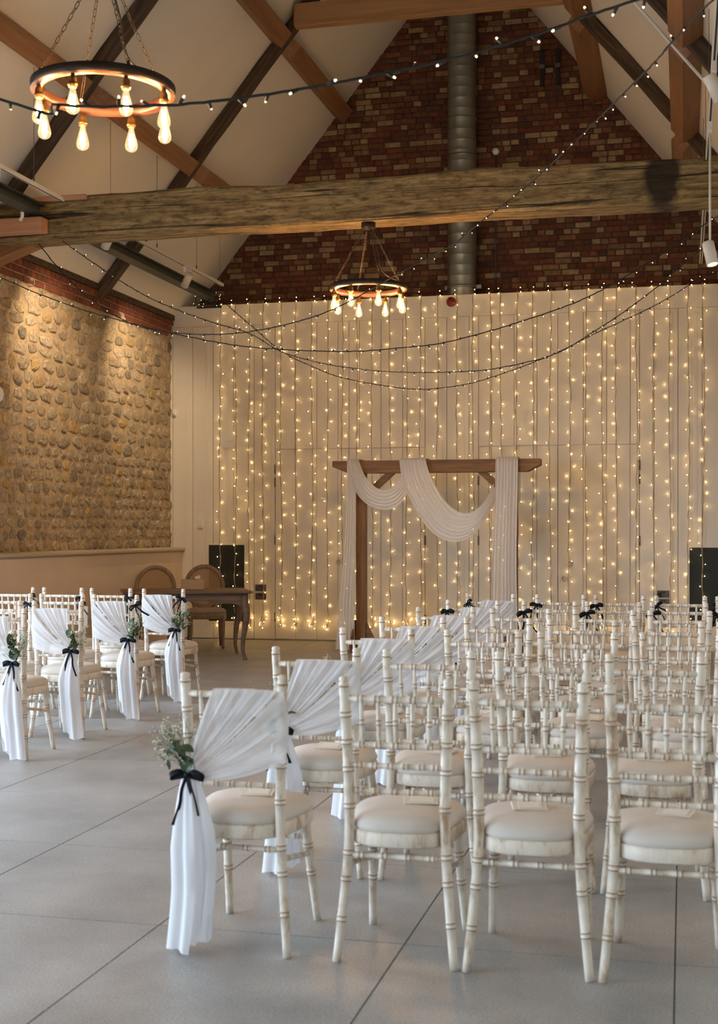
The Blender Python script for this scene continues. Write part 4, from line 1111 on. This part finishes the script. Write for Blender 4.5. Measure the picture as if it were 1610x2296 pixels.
# ceremony cards
CARD = MB().prism([(-.05, 0), (.05, 0), (.05, .014), (-.05, .003)], -.056, .056, 0).mesh('card', M_paper); 
CARD2 = MB().prism([(-.036, .0046), (.040, .0129), (.040, .0145), (-.036, .0062)], -.036, .042, 0).mesh('inner_slip', M_paper2)
RT = [(4.21, [-1.475, -.914, -.482, -.050, .385]), (5.24, [-1.475, -1.0, -.54, -.107, .335]), (6.34, [-1.470, -.944, -.49, -.01, .43]),
      (7.22, [-1.470, -.99, -.53, -.08, .36]), (8.18, [-1.452, -.98, -.47, -.02, .42]), (9.08, [-1.42, -.89, -.46, -.03, .40]), (10.02, [-1.43, -.90, -.46, -.02, .42])]
seatn = ['aisle seat', 'second from aisle', 'third from aisle', 'fourth from aisle', 'fifth from aisle']
rcd = random.Random(5)
for k, (v, us_) in enumerate(RT):
    rown = ordn[len(RT)-1-k]+' row' if k else 'back row'
    for q, u in enumerate(us_):
        if q == 4 and k < 3: continue
        where = 'side away from flint wall, %s, %s' % (rown, seatn[q])
        chair(u, v, 'limewashed turned chair, %s' % where, 'ceremony chairs')
        if q == 0: dress(u, v, 1, k, 'side away from flint wall, %s' % rown)
        if k >= 5: top_bow(u, v, -1, 700+k*10+q, 'black bow on chair post, %s' % where, False)
        if k < 5:
            t = thing('ceremony_card', 'cream card on seat, %s' % where, 'card', (u+rcd.uniform(-.02, .05), v+.205+rcd.uniform(-.02, .02), .4975), rcd.uniform(-.25, .25))
            put('card', CARD, t); put('inner_slip', CARD2, t)
LT = [(10.24, [-4.19, -4.66, -5.10, -5.55], 'front row'), (9.22, [-4.16, -4.60, -5.04, -5.47], 'second row'), (8.28, [-4.165, -4.62, -5.06], 'third row'), (7.43, [-4.14, -4.60], 'fourth row')]
for k, (v, us_, rown) in enumerate(LT):
    for q, u in enumerate(us_):
        where = 'flint wall side, %s, %s' % (rown, seatn[q])
        chair(u, v, 'limewashed turned chair, %s' % where, 'ceremony chairs')
        if q == 0: dress(u, v, -1, k+10, 'flint wall side, %s' % rown)
        if k < 2: top_bow(u, v, 1, 800+k*10+q, 'black bow on chair post, %s' % where, True)

# ------------------------------------------------------------------ signing desk
TR = math.radians(26)
FR = Vector((-4.64, 13.78, 0)); ax = Vector((-math.cos(TR), -math.sin(TR), 0)); ay = Vector((-math.sin(TR), math.cos(TR), 0))
DL, DD = 1.30, .78
cen = FR+ax*DL/2+ay*DD/2
t = thing('signing_table', 'brown wooden desk with curved cabriole legs beside the flint wall', 'table', cen, TR)
hw, hd = DL/2, DD/2
def outline(g, z, n=8, r=.05):
    poly = []
    for cx, cy, a0 in ((hw+g-r, hd+g-r, 0), (-hw-g+r, hd+g-r, 90), (-hw-g+r, -hd-g+r, 180), (hw+g-r, -hd-g+r, 270)):
        for i in range(n+1):
            a = math.radians(a0+90*i/n); poly.append((cx+r*math.cos(a), cy+r*math.sin(a), z))
    return poly
P = [outline(.015, .725), outline(.045, .732), outline(.055, .742), outline(.055, .752), outline(.045, .760), outline(-.02, .760)]
mb = MB().grid(P, 0, False, True); k = len(P[0]); mb.f.append(tuple(5*k+j for j in range(k))); mb.m.append(0); mb.sm.append(False); mb.f.append(tuple(range(k))[::-1]); mb.m.append(0); mb.sm.append(False)
mb.obj('table_top', M_table, t)
def apron(L, nm, loc, rz):
    top = [(-L/2, .13), (L/2, .13)]; low = []
    for i in range(33):
        f = i/32; x = L/2-L*f; e = abs(f-.5)*2
        z = .0+.055*(1-e**2.5) - .02*math.exp(-((e-.55)/.12)**2)+.0
        low.append((x, z))
    MB().prism(top[:1]+top[1:]+low, -.011, .011).obj(nm, M_table, t, loc, (0, 0, rz))
apron(DL-.10, 'apron', (0, -hd+.035, .595), 0); apron(DL-.10, 'apron', (0, hd-.035, .595), 0)
apron(DD-.10, 'apron', (hw-.035, 0, .595), math.pi/2); apron(DD-.10, 'apron', (-hw+.035, 0, .595), math.pi/2)
for sx in (-1, 1):
    for sy in (-1, 1):
        o = lambda e, z: (sx*(hw-.035+e), sy*(hd-.035+e*.6), z)
        mb = MB().tube(catmull([o(0, .725), o(.006, .60), o(.022, .50), o(.010, .38), o(-.012, .22), o(-.014, .10), o(.006, .02), o(.012, 0)], 4), [.042]*4+[.043]*4+[.042, .040, .038, .036]+[.034, .031, .029, .027]+[.025, .024, .022, .021]+[.020, .019, .019, .020]+[.022, .024, .026, .027]+[.026], 10)
        mb.obj('leg', M_table, t)
bt = thing('tissue_box', 'pale wooden tissue box standing on the desk', 'box', (0, 0, 0), TR-.2)
pb = at_d(426, 1321, 14.75); bt.location = (pb.x, pb.y+.10, .7605)
mb = MB().box((-.128, -.07, 0), (.128, .07, .115), 0, .004).obj('box', M_boxwood, bt)
mb = MB().box((-.07, -.02, .1145), (.07, .02, .1165)).obj('slot', M_dark, bt)
MB().grid([[(.02+.02*i, .012*math.sin(i+j), .116+.028*j+.006*i*j) for i in range(4)] for j in range(2)]).obj('tissue', M_paper2, bt)

# cane-back chairs
def louis(loc, rz, label):
    t = thing('cane_back_chair', label, 'chair', loc, rz, None)
    # local: front is -y, backrest at +y
    n = 40; rx, rz_, cz, yb = .225, .245, .735, .235; tilt = .16
    def bp(a, gx, gz, dy): 
        x = (rx+gx)*math.cos(a); z = cz+(rz_+gz)*math.sin(a); return (x, yb+(z-.5)*tilt+dy, z)
    P = []
    for i in range(n+1):
        a = 2*math.pi*i/n; P.append([bp(a, g, g, d) for g, d in ((-.02, -.018), (.02, -.018), (.026, 0), (.02, .018), (-.02, .018), (-.026, 0))])
    MB().grid(P, 0, True, True).obj('back_frame', M_louis, t)
    c = MB()
    for k in range(-13, 14):
        x = k*.015; h = rz_*math.sqrt(max(0, 1-(x/(rx-.01))**2))-.012
        if h > .02: c.box((x-.005, -.0015, -h), (x+.005, .0015, h))
        z = k*.0165
        if abs(z) < rz_-.02:
            w = (rx-.01)*math.sqrt(1-(z/rz_)**2)-.006; c.box((-w, -.003, z-.005), (w, 0, z+.005))
    stuff(c.obj('cane_panel', M_cane, t, (0, yb+(cz-.5)*tilt, cz), (-math.atan(tilt), 0, 0)))
    def so(a, g): 
        cc, ss = math.cos(a), math.sin(a); k = (abs(cc)**3.2+abs(ss)**3.2)**(-1/3.2); return ((.235+g)*cc*k*(1.0-.06*ss), (.225+g)*ss*k)
    P = [[(*so(2*math.pi*j/n, g), z) for j in range(n)] for g, z in ((-.004, .365), (0, .36), (.004, .37), (0, .385), (.004, .395), (0, .425), (-.01, .43))]
    MB().grid(P, 0, True, True).obj('seat_rail', M_louis, t)
    P = [[(*so(2*math.pi*j/n, g), z) for j in range(n)] for g, z in ((-.012, .425), (.0, .435), (.0, .455), (-.02, .475), (-.07, .487), (-.15, .49))]
    mb = MB().grid(P, 0, True, True); mb.f.append(tuple(len(mb.v)-n+j for j in range(n))); mb.m.append(0); mb.sm.append(True); mb.obj('seat_cushion', M_louisseat, t)
    for sx in (-1, 1):
        MB().tube([(sx*.195, -.185, .40), (sx*.195, -.185, .33), (sx*.195, -.185, .325), (sx*.195, -.185, .30), (sx*.195, -.185, .06), (sx*.195, -.185, .05), (sx*.195, -.185, .03), (sx*.195, -.185, 0)], [.026, .026, .020, .025, .016, .021, .019, .013], 10).obj('leg', M_louis, t)
        MB().tube([(sx*.185, .19, .40), (sx*.19, .21, .2), (sx*.20, .26, 0)], [.024, .021, .016], 10).obj('leg', M_louis, t)
        MB().tube([(sx*.11, yb-.03, .42), (sx*.13, yb+.0, .48), (sx*.15, yb+.012, .56)], [.022, .019, .018], 8).obj('back_support', M_louis, t)
        MB().box((sx*.195-.01, -.18, .145), (sx*.195+.01, .20, .168)).obj('side_stretcher', M_louis, t)
louis((-5.62, 15.10, 0), math.radians(24), 'cane-backed oval chair behind the desk, in front of the vent')
louis((-6.10, 14.62, 0), math.radians(18), 'cane-backed oval chair behind the desk, against the plaster dado')
